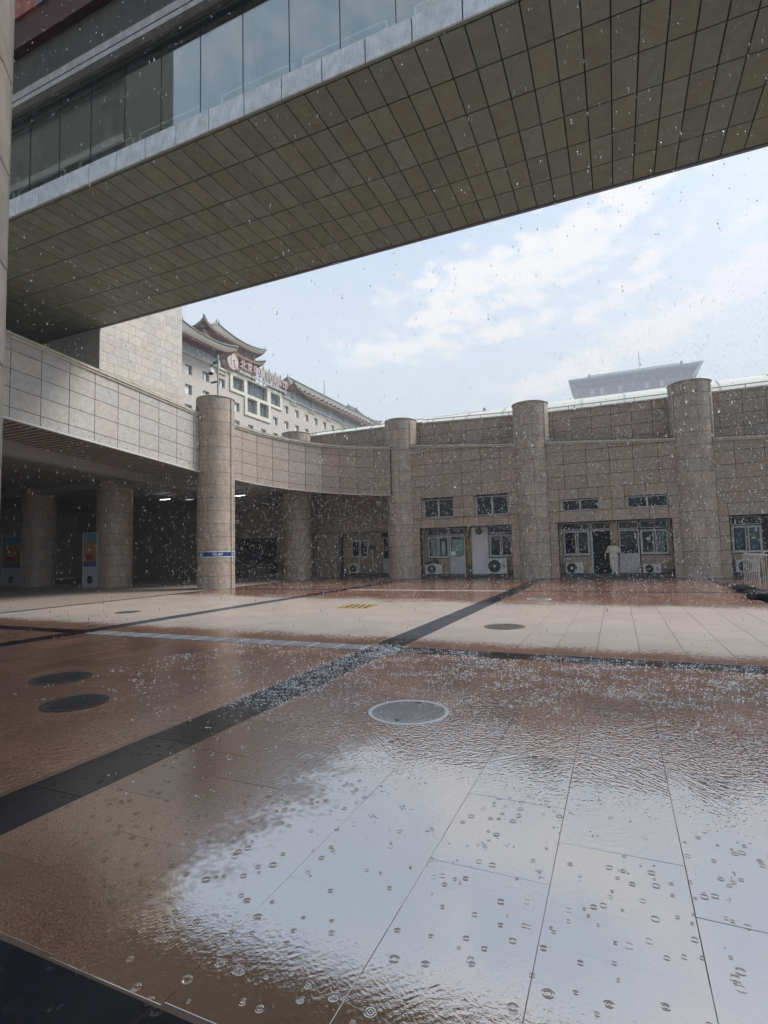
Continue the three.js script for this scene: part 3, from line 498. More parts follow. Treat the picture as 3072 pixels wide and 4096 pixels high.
{ // bay with the open doorway
  const { t } = cladBay({ label: 'brown granite bay with an open dark doorway where a person stands', x0: -3.06, x1: 2.7, top: (x) => lerp(6.78, 6.34, (x + 3) / 5.67), joints: [-2.25, -1.2, -0.15, 0.9, 1.96], lows: [-2.57, -1.73, -0.94, -0.14, 0.67, 1.46, 2.25], wins: [[-2.54, -0.72], [0.43, 2.25]], winTop: 3.88, recess: [-2.67, 2.36], mats: MT.wall.concat(MT.wallOlive) });
  const m = MT.wallOlive;
  dado(t, -2.56, -1.22, m); dado(t, 1.03, 2.26, m);
  part(t, 'pier', bx(-2.665, -2.56, 0.18, 2.75, Z0 - 0.05, Z0 + 0.1), m[1]); part(t, 'pier', bx(2.26, 2.355, 0.18, 2.75, Z0 - 0.05, Z0 + 0.1), m[2]);
  sash(t, -2.52, -1.26, 1.1, 2.36); transom(t, -2.52, -1.26, 2.38); 
  const d = part(t, 'open_door', join(bx(-1.22, -1.13, 0.19, 2.36, Z0, Z0 + 0.07), bx(-0.3, -0.262, 0.19, 2.36, Z0, Z0 + 0.07), bx(-1.13, -0.3, 2.3, 2.36, Z0, Z0 + 0.07)), MT.alu); d.userData.label = 'doorway standing open onto a dark room'; part(d, 'handle', bar([-1.16, 1.22, Z0 + 0.1], [-1.05, 1.22, Z0 + 0.1], 0.014), MT.steel);
  transom(t, -1.22, -0.28, 2.38); part(t, 'pier', bx(-0.26, 0.05, 0.18, 2.75, Z0 - 0.12, Z0 + 0.12), MT.wallOlive[3]);
  door(t, 0.08, 0.98); transom(t, 0.08, 0.98); sash(t, 1.04, 2.24, 1.1, 2.3); transom(t, 1.04, 2.24);
  part(t, 'valance', bx(0.45, 0.95, 2.4, 2.7, Z0 - 0.05, Z0 - 0.04), std(C(0.12, 0.03, 0.02), 0.8)); hang(t, 1.75, 2.1, 1.15, 2.22, C(0.3, 0.38, 0.33)); part(t, 'paper', bx(1.3, 1.47, 1.8, 1.9, Z0 + 0.042, Z0 + 0.045), MT.white);
  part(t, 'desk_things', bx(1.35, 1.65, 1.12, 1.35, Z0 - 0.5, Z0 - 0.3), std(C(0.35, 0.37, 0.36), 0.7));
  part(t, 'cable', tube([[-2.64, 0.25, Z0 + 0.2], [-2.6, 0.6, Z0 + 0.14], [-2.58, 1.0, Z0 + 0.13]], 0.012, 12, 6), MT.black);
}
{ // bay cut by the picture edge
  const { t } = cladBay({ label: 'olive brown granite bay with bluish windows behind the steel barrier', x0: 4.2, x1: 10, top: (x) => lerp(6.2, 5.9, (x - 4.2) / 5.8), joints: [4.98, 6.1, 7.2, 8.3, 9.3], lows: [4.58, 5.4, 6.2, 7, 7.8, 8.6], wins: [[7.2, 9.0]], winTop: 3.88, recess: [4.6, 9.6], mats: MT.wallOlive });
  dado(t, 4.62, 5.98, MT.wallOlive); sash(t, 4.8, 5.96, 1.1, 2.32); transom(t, 4.8, 5.96); part(t, 'pier', bx(4.605, 4.78, 0.18, 2.75, Z0 - 0.05, Z0 + 0.06), MT.dark); part(t, 'pier', bx(5.98, 9.59, 0.18, 2.75, Z0 - 0.3, Z0 - 0.2), MT.dark);  // the wide dark pier is an added sheet for the darkness beyond the window
  hang(t, 4.98, 5.36, 1.15, 2.25, C(0.06, 0.12, 0.16)); hang(t, 5.44, 5.9, 1.15, 2.25, C(0.1, 0.19, 0.23)); part(t, 'paper', bx(5.56, 5.72, 1.72, 1.8, Z0 + 0.06, Z0 + 0.063), std(C(0.55, 0.6, 0.35), 0.6));
}
// loose cable along the wall under the small windows
one('wall_cable', tube([[-12, 2.95, -27.0], [-11.1, 2.98, -27.16], [-10.3, 3.2, -27.57], [-8, 3.26, -27.58], [-6.3, 3.32, -27.58], [-4.9, 3.27, -27.57], [-4.3, 3.22, -27.28], [-3.83, 3.15, -27.17]], 0.016, 60, 6), std(C(0.22, 0.17, 0.13), 0.7), 'thin brown cable sagging along the wall under the small windows', 'cable');

// ---------------------------------------------------------------- air conditioners
function airCon(x0, x1, y0, y1, z, label, fanX, fanR, mark, name = 'air_conditioner') {
  const w = x1 - x0, h = y1 - y0, t = thing(name, label, 'air conditioner', 'outdoor air conditioner units', [(x0 + x1) / 2, y0, z]);
  part(t, 'casing', new RoundedBoxGeometry(w, h - 0.04, 0.3, 2, 0.02).translate(0, h / 2 + 0.02, 0), MT.acWhite);
  for (const s of [-1, 1]) part(t, 'foot', bx(s * w * 0.35 - 0.04, s * w * 0.35 + 0.04, 0, 0.045, -0.16, 0.16), MT.black);
  const fx = fanX * w, fy = h / 2 + 0.02, gs = [];
  part(t, 'fan_opening', new THREE.CylinderGeometry(fanR, fanR, 0.01, 32).rotateX(Math.PI / 2).translate(fx, fy, 0.149), MT.dark);
  for (let k = 1; k <= 5; k++) gs.push(new THREE.TorusGeometry(fanR * k / 5, 0.004, 5, 30).translate(fx, fy, 0.162));
  for (let k = 0; k < 10; k++) gs.push(new THREE.CylinderGeometry(0.003, 0.003, fanR, 4).translate(0, fanR / 2, 0).rotateZ(k * Math.PI / 5).translate(fx, fy, 0.16));
  part(t, 'fan_guard', join(gs), std(C(0.05, 0.05, 0.055), 0.5)); part(t, 'hub', new THREE.CylinderGeometry(fanR * 0.24, fanR * 0.24, 0.012, 20).rotateX(Math.PI / 2).translate(fx, fy, 0.165), mark === 'hub' ? MT.white : MT.alu);
  if (mark !== 'none') { const c = mark === 'dark' ? MT.black : std(C(0.25, 0.05, 0.05), 0.5), mx = fx + fanR + (w / 2 - fx - fanR) * 0.5; part(t, 'mark', join(panel([[mx - 0.05, fy - 0.02], [mx + 0.05, fy + 0.01], [mx + 0.05, fy + 0.06], [mx - 0.05, fy + 0.05]], 0.002, 0.0005, FRONT(0.15)), panel(rect(mx, mx + 0.045, fy - 0.1, fy - 0.015), 0.002, 0.0005, FRONT(0.15))), c); part(t, 'lettering_strip', bx(mx - 0.08, mx + 0.08, fy + 0.14, fy + 0.155, 0.149, 0.152), c); }
  return t;
}
airCon(-9.89, -8.94, 0.18, 0.8, -28.25, 'cream air conditioner with black cloth on top beside the white door bay pier', -0.1, 0.24, 'none');
airCon(-6.38, -5.35, 0.18, 1.03, -28.25, 'large cream air conditioner with a dark label beside the white door', -0.14, 0.33, 'dark');
airCon(-2.43, -1.61, 0.18, 0.75, -28.25, 'cream air conditioner with a white fan hub left of the open doorway', -0.14, 0.24, 'hub');
airCon(1.08, 1.82, 0.18, 0.63, -28.25, 'small cream air conditioner under the right window of the open doorway bay', -0.16, 0.18, 'red');
airCon(4.8, 5.7, 0.18, 0.78, -28.25, 'grey air conditioner half hidden behind the steel barrier', -0.1, 0.25, 'none');
{ // black cloth thrown over the first unit
  const g = new THREE.PlaneGeometry(1.0, 0.42, 18, 8).rotateX(-Math.PI / 2), p = g.attributes.position;
  for (let i = 0; i < p.count; i++) { const x = p.getX(i), z = p.getZ(i); p.setY(i, 0.02 + 0.1 * Math.max(0, Math.cos(x * 2.6)) * (0.6 + 0.4 * n2(x * 5, z * 6)) + 0.16 * Math.exp(-((x - 0.05) ** 2) * 60) - 0.1 * sstep(0.14, 0.21, z)); }
  g.computeVertexNormals(); one('cloth_cover', g.translate(-9.42, 0.8, -28.25), std(C(0.014, 0.014, 0.015), 0.5, { side: THREE.DoubleSide }), 'crumpled black cloth lying on an air conditioner', 'cloth');
  one('cable_coil', join([0.1, 0.13, 0.09].map((r, i) => new THREE.TorusGeometry(r, 0.014, 6, 24).rotateX(1.2 + i * 0.3).translate(-5.16, 0.3 + i * 0.03, -28.2))), MT.black, 'black hose coil at the foot of the recess beside the large air conditioner', 'hose');
  one('rubble_bag', (() => { const q = new THREE.SphereGeometry(0.3, 20, 12).scale(0.85, 0.45, 0.5), pp = q.attributes.position; for (let i = 0; i < pp.count; i++) { const k = 1 + 0.25 * n3(pp.getX(i) * 5, pp.getY(i) * 7, pp.getZ(i) * 5); pp.setXYZ(i, pp.getX(i) * k, Math.max(-0.09, pp.getY(i) * k), pp.getZ(i) * k); } q.computeVertexNormals(); return q.translate(2.05, 0.28, -28.3); })(), std(C(0.14, 0.13, 0.11), 0.8), 'lumpy grey bag lying beside the small air conditioner', 'bag');
}

// ---------------------------------------------------------------- wall above and behind, rail, barrel roof
{
  const t = thing('upper_wall', 'set back granite wall running above the far bays under the white rail', 'wall'), UZ = -28.65, TP = (x) => x < -10 ? 8.92 : x < -4 ? lerp(8.86, 8.64, (x + 10) / 6) : 8.6;
  part(t, 'wall_core', bx(-19.5, 14, 5.5, 8.58, UZ - 0.35, UZ - 0.02), MT.joint); part(t, 'wall_core', bx(-19.5, -10, 8.58, 8.9, UZ - 0.35, UZ - 0.02), MT.joint);
  const ys = [6.0, 6.29, 6.92, 7.54, 8.16, 8.95];
  for (let x = -19.5; x < 13.5; x += 0.93) for (let i = 0; i < 5; i++) { const p = clipTop(rect(x + 0.009, x + 0.921, ys[i] + 0.009, ys[i + 1] - 0.009), TP); if (p.length > 2) part(t, 'wall_panel', panel(p, 0.022, 0.005, FRONT(UZ - 0.022)), pick(x > 4 ? MT.wallOlive : MT.wall)); }
  for (const [a, b] of [[-19.5, -10], [-10, -4], [-4, 14]]) { const q = (dx) => TP(a + 0.001 + dx * (b - a - 0.002)); part(t, 'coping', slab([[a, q(0)], [b, q(1)], [b, q(1) + 0.07], [a, q(0) + 0.07]], [], 0.3, FRONT(UZ - 0.25)), MT.coping); }
  const r = thing('roof_rail', 'cream metal rail along the upper wall in front of the white roof', 'railing');
  for (const [a, b] of [[-19.5, -10], [-10, -4], [-4, 14]]) part(r, 'rail', bar([a, TP(a + 0.01) + 0.27, UZ - 0.1], [b, TP(b - 0.01) + 0.27, UZ - 0.1], 0.03), std(C(0.5, 0.5, 0.42), 0.45));
  for (let x = -19; x < 14; x += 1.55) part(r, 'post', bar([x, TP(x) + 0.06, UZ - 0.1], [x, TP(x) + 0.27, UZ - 0.1], 0.022), std(C(0.45, 0.45, 0.38), 0.5));
  const b = thing('barrel_roof', 'long pale barrel vault roof showing above the far wall', 'roof', null, [0, 7.2, -33]), shell = std(C(0.72, 0.71, 0.62), 0.4);
  for (let x = -19; x < 15; x += 2.2) {
    part(b, 'roof_panel', new THREE.CylinderGeometry(3, 3, 2.14, 28, 1, true, 0, Math.PI).rotateZ(Math.PI / 2).translate(x + 1.1, 0, 0), shell);
    part(b, 'rib', new THREE.CylinderGeometry(3.03, 3.03, 0.06, 28, 1, true, 0, Math.PI).rotateZ(Math.PI / 2).translate(x, 0, 0), std(C(0.55, 0.57, 0.52), 0.4));
  }
  part(b, 'base', bx(-19, 15, -7.2, 0, -3, 1), std(C(0.3, 0.29, 0.27), 0.8));
  const dk = part(scene, 'ramp_deck', bx(-10.3, 13, 5.2, 5.45, -28.6, -28.02), MT.core); tag(dk, 'narrow concrete ledge between the lower and the upper far wall', 'ledge');
}

// ================================================================ ramp parapets: straight on the left, curved in the corner
const rampTop = (z) => 8.82 + (z + 10.5) * 0.0807, rampBot = (z) => 6.13 + (z + 10.5) * 0.0752;
{
  const t = thing('ramp_parapet', 'long straight pale stone parapet above the dark arcade', 'parapet', 'parapets of the ramp'), X = -17.7;
  const zs = []; for (let z = -19.62; z < -2; z += 1.013) zs.push(Math.min(z, -2));
  part(t, 'wall_core', slab([[2, rampBot(-2) + 0.01], [19.6, rampBot(-19.6) + 0.01], [19.6, rampTop(-19.6)], [2, rampTop(-2)]], [], 0.3, EAST(X - 0.32)), MT.joint);
  for (let i = 0; i < zs.length - 1; i++) {
    const a = -zs[i + 1], b = -zs[i], g = 0.009, ds = [0, 0.44, 1.06, 1.68, 2.33, 9];
    for (let k = 0; k < 5; k++) {
      const lo = (s) => Math.max(rampTop(-s) - ds[k + 1] + g, rampBot(-s)), poly = [[a + g, lo(a + g)], [b - g, lo(b - g)], [b - g, rampTop(-b) - ds[k] - g], [a + g, rampTop(-a) - ds[k] - g]];
      part(t, 'wall_panel', panel(poly, 0.022, 0.005, EAST(X - 0.022)), pick(MT.ramp));
    }
  }
  const rail = (n, d0, d1, x0, x1, m) => part(t, n, slab([[2, rampTop(-2) + d0], [19.66, rampTop(-19.66) + d0], [19.66, rampTop(-19.66) + d1], [2, rampTop(-2) + d1]], [], x1 - x0, EAST(X + x0)), m);
  rail('coping', 0.03, 0.11, -0.4, 0.09, MT.coping); rail('coping_rail', -0.06, 0.028, -0.1, 0.05, MT.coping); rail('coping_ridge', 0.112, 0.19, -0.4, -0.05, MT.copingDark);
  part(t, 'edge_trim', slab([[2, rampBot(-2) - 0.05], [19.6, rampBot(-19.6) - 0.05], [19.6, rampBot(-19.6)], [2, rampBot(-2)]], [], 0.14, EAST(X - 0.1)), std(C(0.6, 0.6, 0.58), 0.4));
  part(t, 'end_edge', bx(X - 0.32, X + 0.02, rampBot(-19.64), rampTop(-19.64), -19.66, -19.63), MT.cornice);
}
const arc = (k) => { const a = k * Math.PI / 2; return [-11.45 - 5.75 * Math.cos(a), -20.4 - 6.75 * Math.sin(a)]; };
{
  const t = thing('ramp_parapet', 'curved brownish stone parapet sweeping round the court corner between two columns', 'parapet', 'parapets of the ramp');
  // equal steps along the curve
  const fine = Array.from({ length: 201 }, (_, i) => arc(i / 200)), len = [0]; for (let i = 1; i <= 200; i++) len.push(len[i - 1] + Math.hypot(fine[i][0] - fine[i - 1][0], fine[i][1] - fine[i - 1][1]));
  const atLen = (l) => { let i = 1; while (i < 200 && len[i] < l) i++; const q = (l - len[i - 1]) / (len[i] - len[i - 1]); return [lerp(fine[i - 1][0], fine[i][0], q), lerp(fine[i - 1][1], fine[i][1], q)]; };
  const L = len[200], N = 10, tp = (l) => 7.98 - 0.66 * l / L, bt = (l) => 5.34 - 0.64 * l / L, cores = [], cop = [], copr = [], trim = [], ridge = [];
  for (let i = 0; i < N; i++) {
    const l0 = L * i / N, l1 = L * (i + 1) / N, p = atLen(l0), q = atLen(l1), w = Math.hypot(q[0] - p[0], q[1] - p[1]), ex = [(q[0] - p[0]) / w, 0, (q[1] - p[1]) / w], ez = [-ex[2], 0, ex[0]];
    const M = B(ex, [0, 1, 0], ez, [p[0], 0, p[1]]), off = (d) => M.clone().multiply(new THREE.Matrix4().makeTranslation(0, 0, d)), g = 0.009, T = (s) => lerp(tp(l0), tp(l1), s / w), Bo = (s) => lerp(bt(l0), bt(l1), s / w);
    const ds = [0, 0.47, 1.09, 1.71, 2.33, 9];
    for (let k = 0; k < 5; k++) { const lo = (s) => Math.max(T(s) - ds[k + 1] + g, Bo(s)); part(t, 'wall_panel', panel([[g, lo(g)], [w - g, lo(w - g)], [w - g, T(w) - ds[k] - g], [g, T(0) - ds[k] - g]], 0.022, 0.005, off(-0.022)), pick(i > 5 ? MT.wall : MT.curve)); }
    const quad = (a, b, d0, d1, arr) => arr.push(slab([[0, a(0)], [w, a(w)], [w, b(w)], [0, b(0)]], [], d1 - d0, off(d0)));
    quad((s) => Bo(s) + 0.01, T, -0.3, -0.02, cores); quad((s) => T(s) + 0.03, (s) => T(s) + 0.11, -0.4, 0.09, cop); quad((s) => T(s) - 0.06, (s) => T(s) + 0.028, -0.1, 0.05, copr); quad((s) => T(s) + 0.112, (s) => T(s) + 0.18, -0.4, -0.05, ridge); quad((s) => Bo(s) - 0.05, Bo, -0.1, 0.04, trim);
  }
  part(t, 'wall_core', join(cores), MT.joint); part(t, 'coping', join(cop), MT.coping); part(t, 'coping_rail', join(copr), MT.coping); part(t, 'coping_ridge', join(ridge), MT.copingDark); part(t, 'edge_trim', join(trim), std(C(0.5, 0.48, 0.45), 0.4));
}
// ---------------------------------------------------------------- arcade under the ramp: deck, beams, slats, back wall
{
  const t = thing('arcade', 'deep dark arcade under the ramp with slatted ceiling and shop fronts', 'arcade');
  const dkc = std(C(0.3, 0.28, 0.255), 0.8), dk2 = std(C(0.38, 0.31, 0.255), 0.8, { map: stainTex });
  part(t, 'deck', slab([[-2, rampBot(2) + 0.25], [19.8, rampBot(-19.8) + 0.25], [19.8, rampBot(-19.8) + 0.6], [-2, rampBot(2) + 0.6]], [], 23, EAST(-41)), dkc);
  // deck over the rounded corner
  const pts = [[-17.9, 19.8], [-41, 19.8], [-41, 33], [-11, 33], [-11, 27.4]]; for (let i = 20; i >= 0; i--) { const [x, z] = arc(i / 20); pts.push([x - 0.25, -z + 0.1]); }
  const sh = new THREE.Shape(pts.map((p) => new THREE.Vector2(p[0], p[1])));
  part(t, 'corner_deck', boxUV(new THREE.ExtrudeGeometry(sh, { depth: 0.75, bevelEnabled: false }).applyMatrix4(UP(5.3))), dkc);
  for (let k = 0; k < 70; k++) { const z = -3 - k * 0.24; if (z < -19.5) break; part(t, 'ceiling_slat', bx(-20.9, -18.05, rampBot(z) + 0.06, rampBot(z) + 0.13, z - 0.05, z + 0.07), std(C(0.3, 0.265, 0.23), 0.5)); }
  part(t, 'beam', slab([[0, rampBot(0) - 0.65], [29, rampBot(-20) - 0.65], [29, rampBot(-20) + 0.26], [0, rampBot(0) + 0.26]], [], 0.5, EAST(-21.6)), dkc);  // beam hangs lower than the real one to keep the arcade dark
  part(t, 'end_wall', bx(-41, -40.7, 0, 9, -33, 3), dkc); part(t, 'end_wall', bx(-41, -20.5, 0, 9, 2.7, 3), dkc);
  // back wall with shop openings
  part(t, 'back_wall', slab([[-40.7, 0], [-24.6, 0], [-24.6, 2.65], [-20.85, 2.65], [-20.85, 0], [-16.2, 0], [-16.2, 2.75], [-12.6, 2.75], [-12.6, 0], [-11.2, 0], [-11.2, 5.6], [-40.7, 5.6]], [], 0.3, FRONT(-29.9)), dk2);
  part(t, 'wall_joint', join([-18.4, -19.6, -16.3].map((x) => bx(x, x + 0.02, 0, 2.74, -29.6, -29.592)), bx(-20.8, -11.3, 2.78, 2.8, -29.6, -29.592), bx(-20.8, -11.3, 3.9, 3.915, -29.6, -29.592)), MT.joint);
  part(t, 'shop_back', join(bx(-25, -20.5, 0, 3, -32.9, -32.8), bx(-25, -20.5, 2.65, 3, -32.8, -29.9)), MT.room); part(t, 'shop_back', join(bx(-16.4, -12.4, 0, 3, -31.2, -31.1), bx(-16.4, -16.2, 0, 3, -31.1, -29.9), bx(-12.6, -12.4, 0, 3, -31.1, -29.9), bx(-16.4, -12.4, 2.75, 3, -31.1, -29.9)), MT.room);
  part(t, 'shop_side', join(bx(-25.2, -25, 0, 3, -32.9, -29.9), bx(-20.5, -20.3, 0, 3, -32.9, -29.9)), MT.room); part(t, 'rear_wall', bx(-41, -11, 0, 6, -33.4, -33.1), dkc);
  part(t, 'step', bx(-16.2, -12.6, 0, 0.18, -31.1, -29.7), MT.stepStone);
  sash(t, -15.62, -14.42, 1.19, 2.3, { z: -30.3 }); part(t, 'window_wall', join(bx(-16.2, -15.64, 0.18, 2.75, -30.4, -30.3), bx(-15.64, -14.4, 0.18, 1.17, -30.4, -30.3), bx(-14.4, -13.5, 0.18, 2.75, -30.4, -30.3), bx(-15.64, -14.4, 2.32, 2.75, -30.4, -30.3)), dk2);
  part(t, 'door', join(frameGeo(-13.45, -12.7, 0.2, 2.4, 0.06, 0.05, FRONT(-30.35)), bx(-13.4, -12.75, 0.25, 1.1, -30.34, -30.31)), MT.aluPanel);
  const counter = thing('counter', 'dim grey counter standing in the shop opening behind the corner column', 'counter', null, [-22.4, 0, -29.2]); part(counter, 'top', bx(-1.1, 1.1, 0.82, 0.9, -0.3, 0.3), std(C(0.16, 0.15, 0.14), 0.5)); part(counter, 'front', bx(-1.0, 1.0, 0, 0.82, -0.25, 0.25), std(C(0.11, 0.105, 0.1), 0.6));
  airCon(-15.65, -14.9, 0.18, 0.8, -30.08, 'shaded air conditioner under the arcade window', -0.1, 0.22, 'none');
  const p = thing('hose', 'pale hose hanging against the arcade wall beside the window', 'hose', null, [-14.05, 0.18, -30.2]); part(p, 'pipe', tube([[0, 1.55, 0.05], [0.0, 1.0, 0.05], [0.03, 0.5, 0.06], [0.12, 0.2, 0.08], [0.3, 0.06, 0.08]], 0.05, 24, 8), std(C(0.5, 0.5, 0.48), 0.5)); part(p, 'bracket', bx(-0.2, 0.2, 1.5, 1.75, -0.02, 0.05), MT.dark);
  // lit ceiling tubes
  const tl = (x, z, y, len, on, label) => {
    const q = thing('tube_light', label, 'tube light', 'strip lights in the arcade', [x, y, z]);
    part(q, 'housing', bx(-len / 2, len / 2, 0.03, 0.07, -0.06, 0.06), MT.dark);
    part(q, 'lamp_tube', new THREE.CylinderGeometry(0.022, 0.022, len - 0.06, 12).rotateZ(Math.PI / 2), new THREE.MeshStandardMaterial({ color: 0xffffff, emissive: C(0.9, 0.95, 1), emissiveIntensity: on * 0.7 }));
    for (const s of [-0.3, 0.3]) part(q, 'hanger', bar([s * len, 0.07, 0], [s * len, 5.5 - y, 0], 0.01), MT.dark);
    const l = new THREE.PointLight(C(0.9, 0.95, 1), on * 0.12, 0, 2); l.position.set(0, -0.06, 0); l.castShadow = true; q.add(l);
  };
  tl(-24.9, -23.85, 5.0, 0.9, 2.2, 'lit white strip light hanging beside the inner column'); tl(-19.8, -24.45, 4.95, 0.85, 1.8, 'lit white strip light hanging behind the corner column'); tl(-23.7, -24.6, 4.98, 0.7, 0.35, 'dim strip light beside a brighter one in the arcade');
  // advertising panels on the inner columns
  const ad = (x, z, w, label, k) => {  // k darkens the panel colours for the gloom inside the arcade
    const q = thing('advert_panel', label, 'advert panel', 'tall panels in the arcade', [x, 0.02, z]); q.rotation.y = 0.25;
    part(q, 'panel_frame', frameGeo(-w / 2, w / 2, 0, 2.9, 0.03, 0.1, FRONT(-0.05)), std(C(0.5 * k, 0.55 * k, 0.6 * k), 0.4)); part(q, 'panel_back', bx(-w / 2 + 0.03, w / 2 - 0.03, 0.03, 2.87, -0.04, 0.0), MT.dark);
    const f = (a, b, y0, y1, c) => part(q, 'picture_field', bx(a, b, y0, y1, 0.001, 0.006), std(c, 0.5));
    f(-w / 2 + 0.03, w / 2 - 0.03, 2.4, 2.87, C(0.1 * k, 0.28 * k, 0.4 * k)); f(-w / 2 + 0.03, w / 2 - 0.03, 1.35, 2.395, C(0.42 * k, 0.22 * k, 0.06 * k)); f(-w / 2 + 0.03, w / 2 - 0.03, 1.1, 1.345, C(0.06 * k, 0.11 * k, 0.25 * k)); f(-w / 2 + 0.03, w / 2 - 0.03, 0.03, 1.095, C(0.5 * k, 0.54 * k, 0.6 * k));
    part(q, 'dark_shape', new THREE.CylinderGeometry(0.2, 0.2, 0.006, 24).rotateX(Math.PI / 2).scale(0.8, 1.1, 1).translate(0, 0.42, 0.011), MT.black);
    part(q, 'red_shape', bx(-w * 0.3, w * 0.2, 1.42, 1.75, 0.0065, 0.01), std(C(0.3 * k, 0.04 * k, 0.03 * k), 0.5));
  };
  ad(-25.45, -19.35, 0.85, 'tall panel with blue, orange and white fields beside the inner column', 0.7); ad(-32.0, -19.35, 1.3, 'dim blue grey panel deep in the arcade by the porch side', 0.5);
  const fl = thing('flood_lamp', 'small grey flood lamp under the curved parapet end', 'lamp', null, [-12.4, 4.35, -27.6]); part(fl, 'lamp_case', new RoundedBoxGeometry(0.24, 0.18, 0.12, 2, 0.02), MT.alu); part(fl, 'bracket', bar([0, 0.1, 0], [0, 0.95, -0.1], 0.02), MT.dark);
}
// ---------------------------------------------------------------- stone tower at the footbridge end
{
  const X = -18.05, t = thing('stone_tower', 'pale stone block tower rising behind the left parapet under the footbridge', 'tower', null, [0, 0, 0]), z0 = -13.97, z1 = -18.24;
  part(t, 'tower_core', bx(-38, X - 0.03, 7.2, 19, z1 + 0.02, z0 - 0.03), std(C(0.2, 0.185, 0.17), 0.9));
  const h = 0.385, w = 0.665; let r = 0;
  for (let y = 7.6; y < 16; r++) {
    const trim = Math.abs(y - 8.83) < 0.2 || Math.abs(y - 12.3) < 0.2, hh = trim && r % 2 ? 0.12 : h;
    for (let s = -z0 - (r & 1 ? w / 2 : 0); s < -z1 - 0.01; s += w) { const a = Math.max(s, -z0), b = Math.min(s + w, -z1); if (b - a > 0.04) part(t, 'stone_block', panel(rect(a + 0.003, b - 0.003, y + 0.003, y + hh - 0.003), 0.03, 0.004, EAST(X - 0.03)), pick(MT.tower)); }
    if (y < 11.2) for (let x = X - (r & 1 ? w / 2 : w); x > -25; x -= w) part(t, 'stone_block', panel(rect(x + 0.003, Math.min(x + w, X) - 0.003, y + 0.003, y + hh - 0.003), 0.028, 0.004, FRONT(z0 - 0.03)), pick(MT.tower));
    y += hh;
  }
}
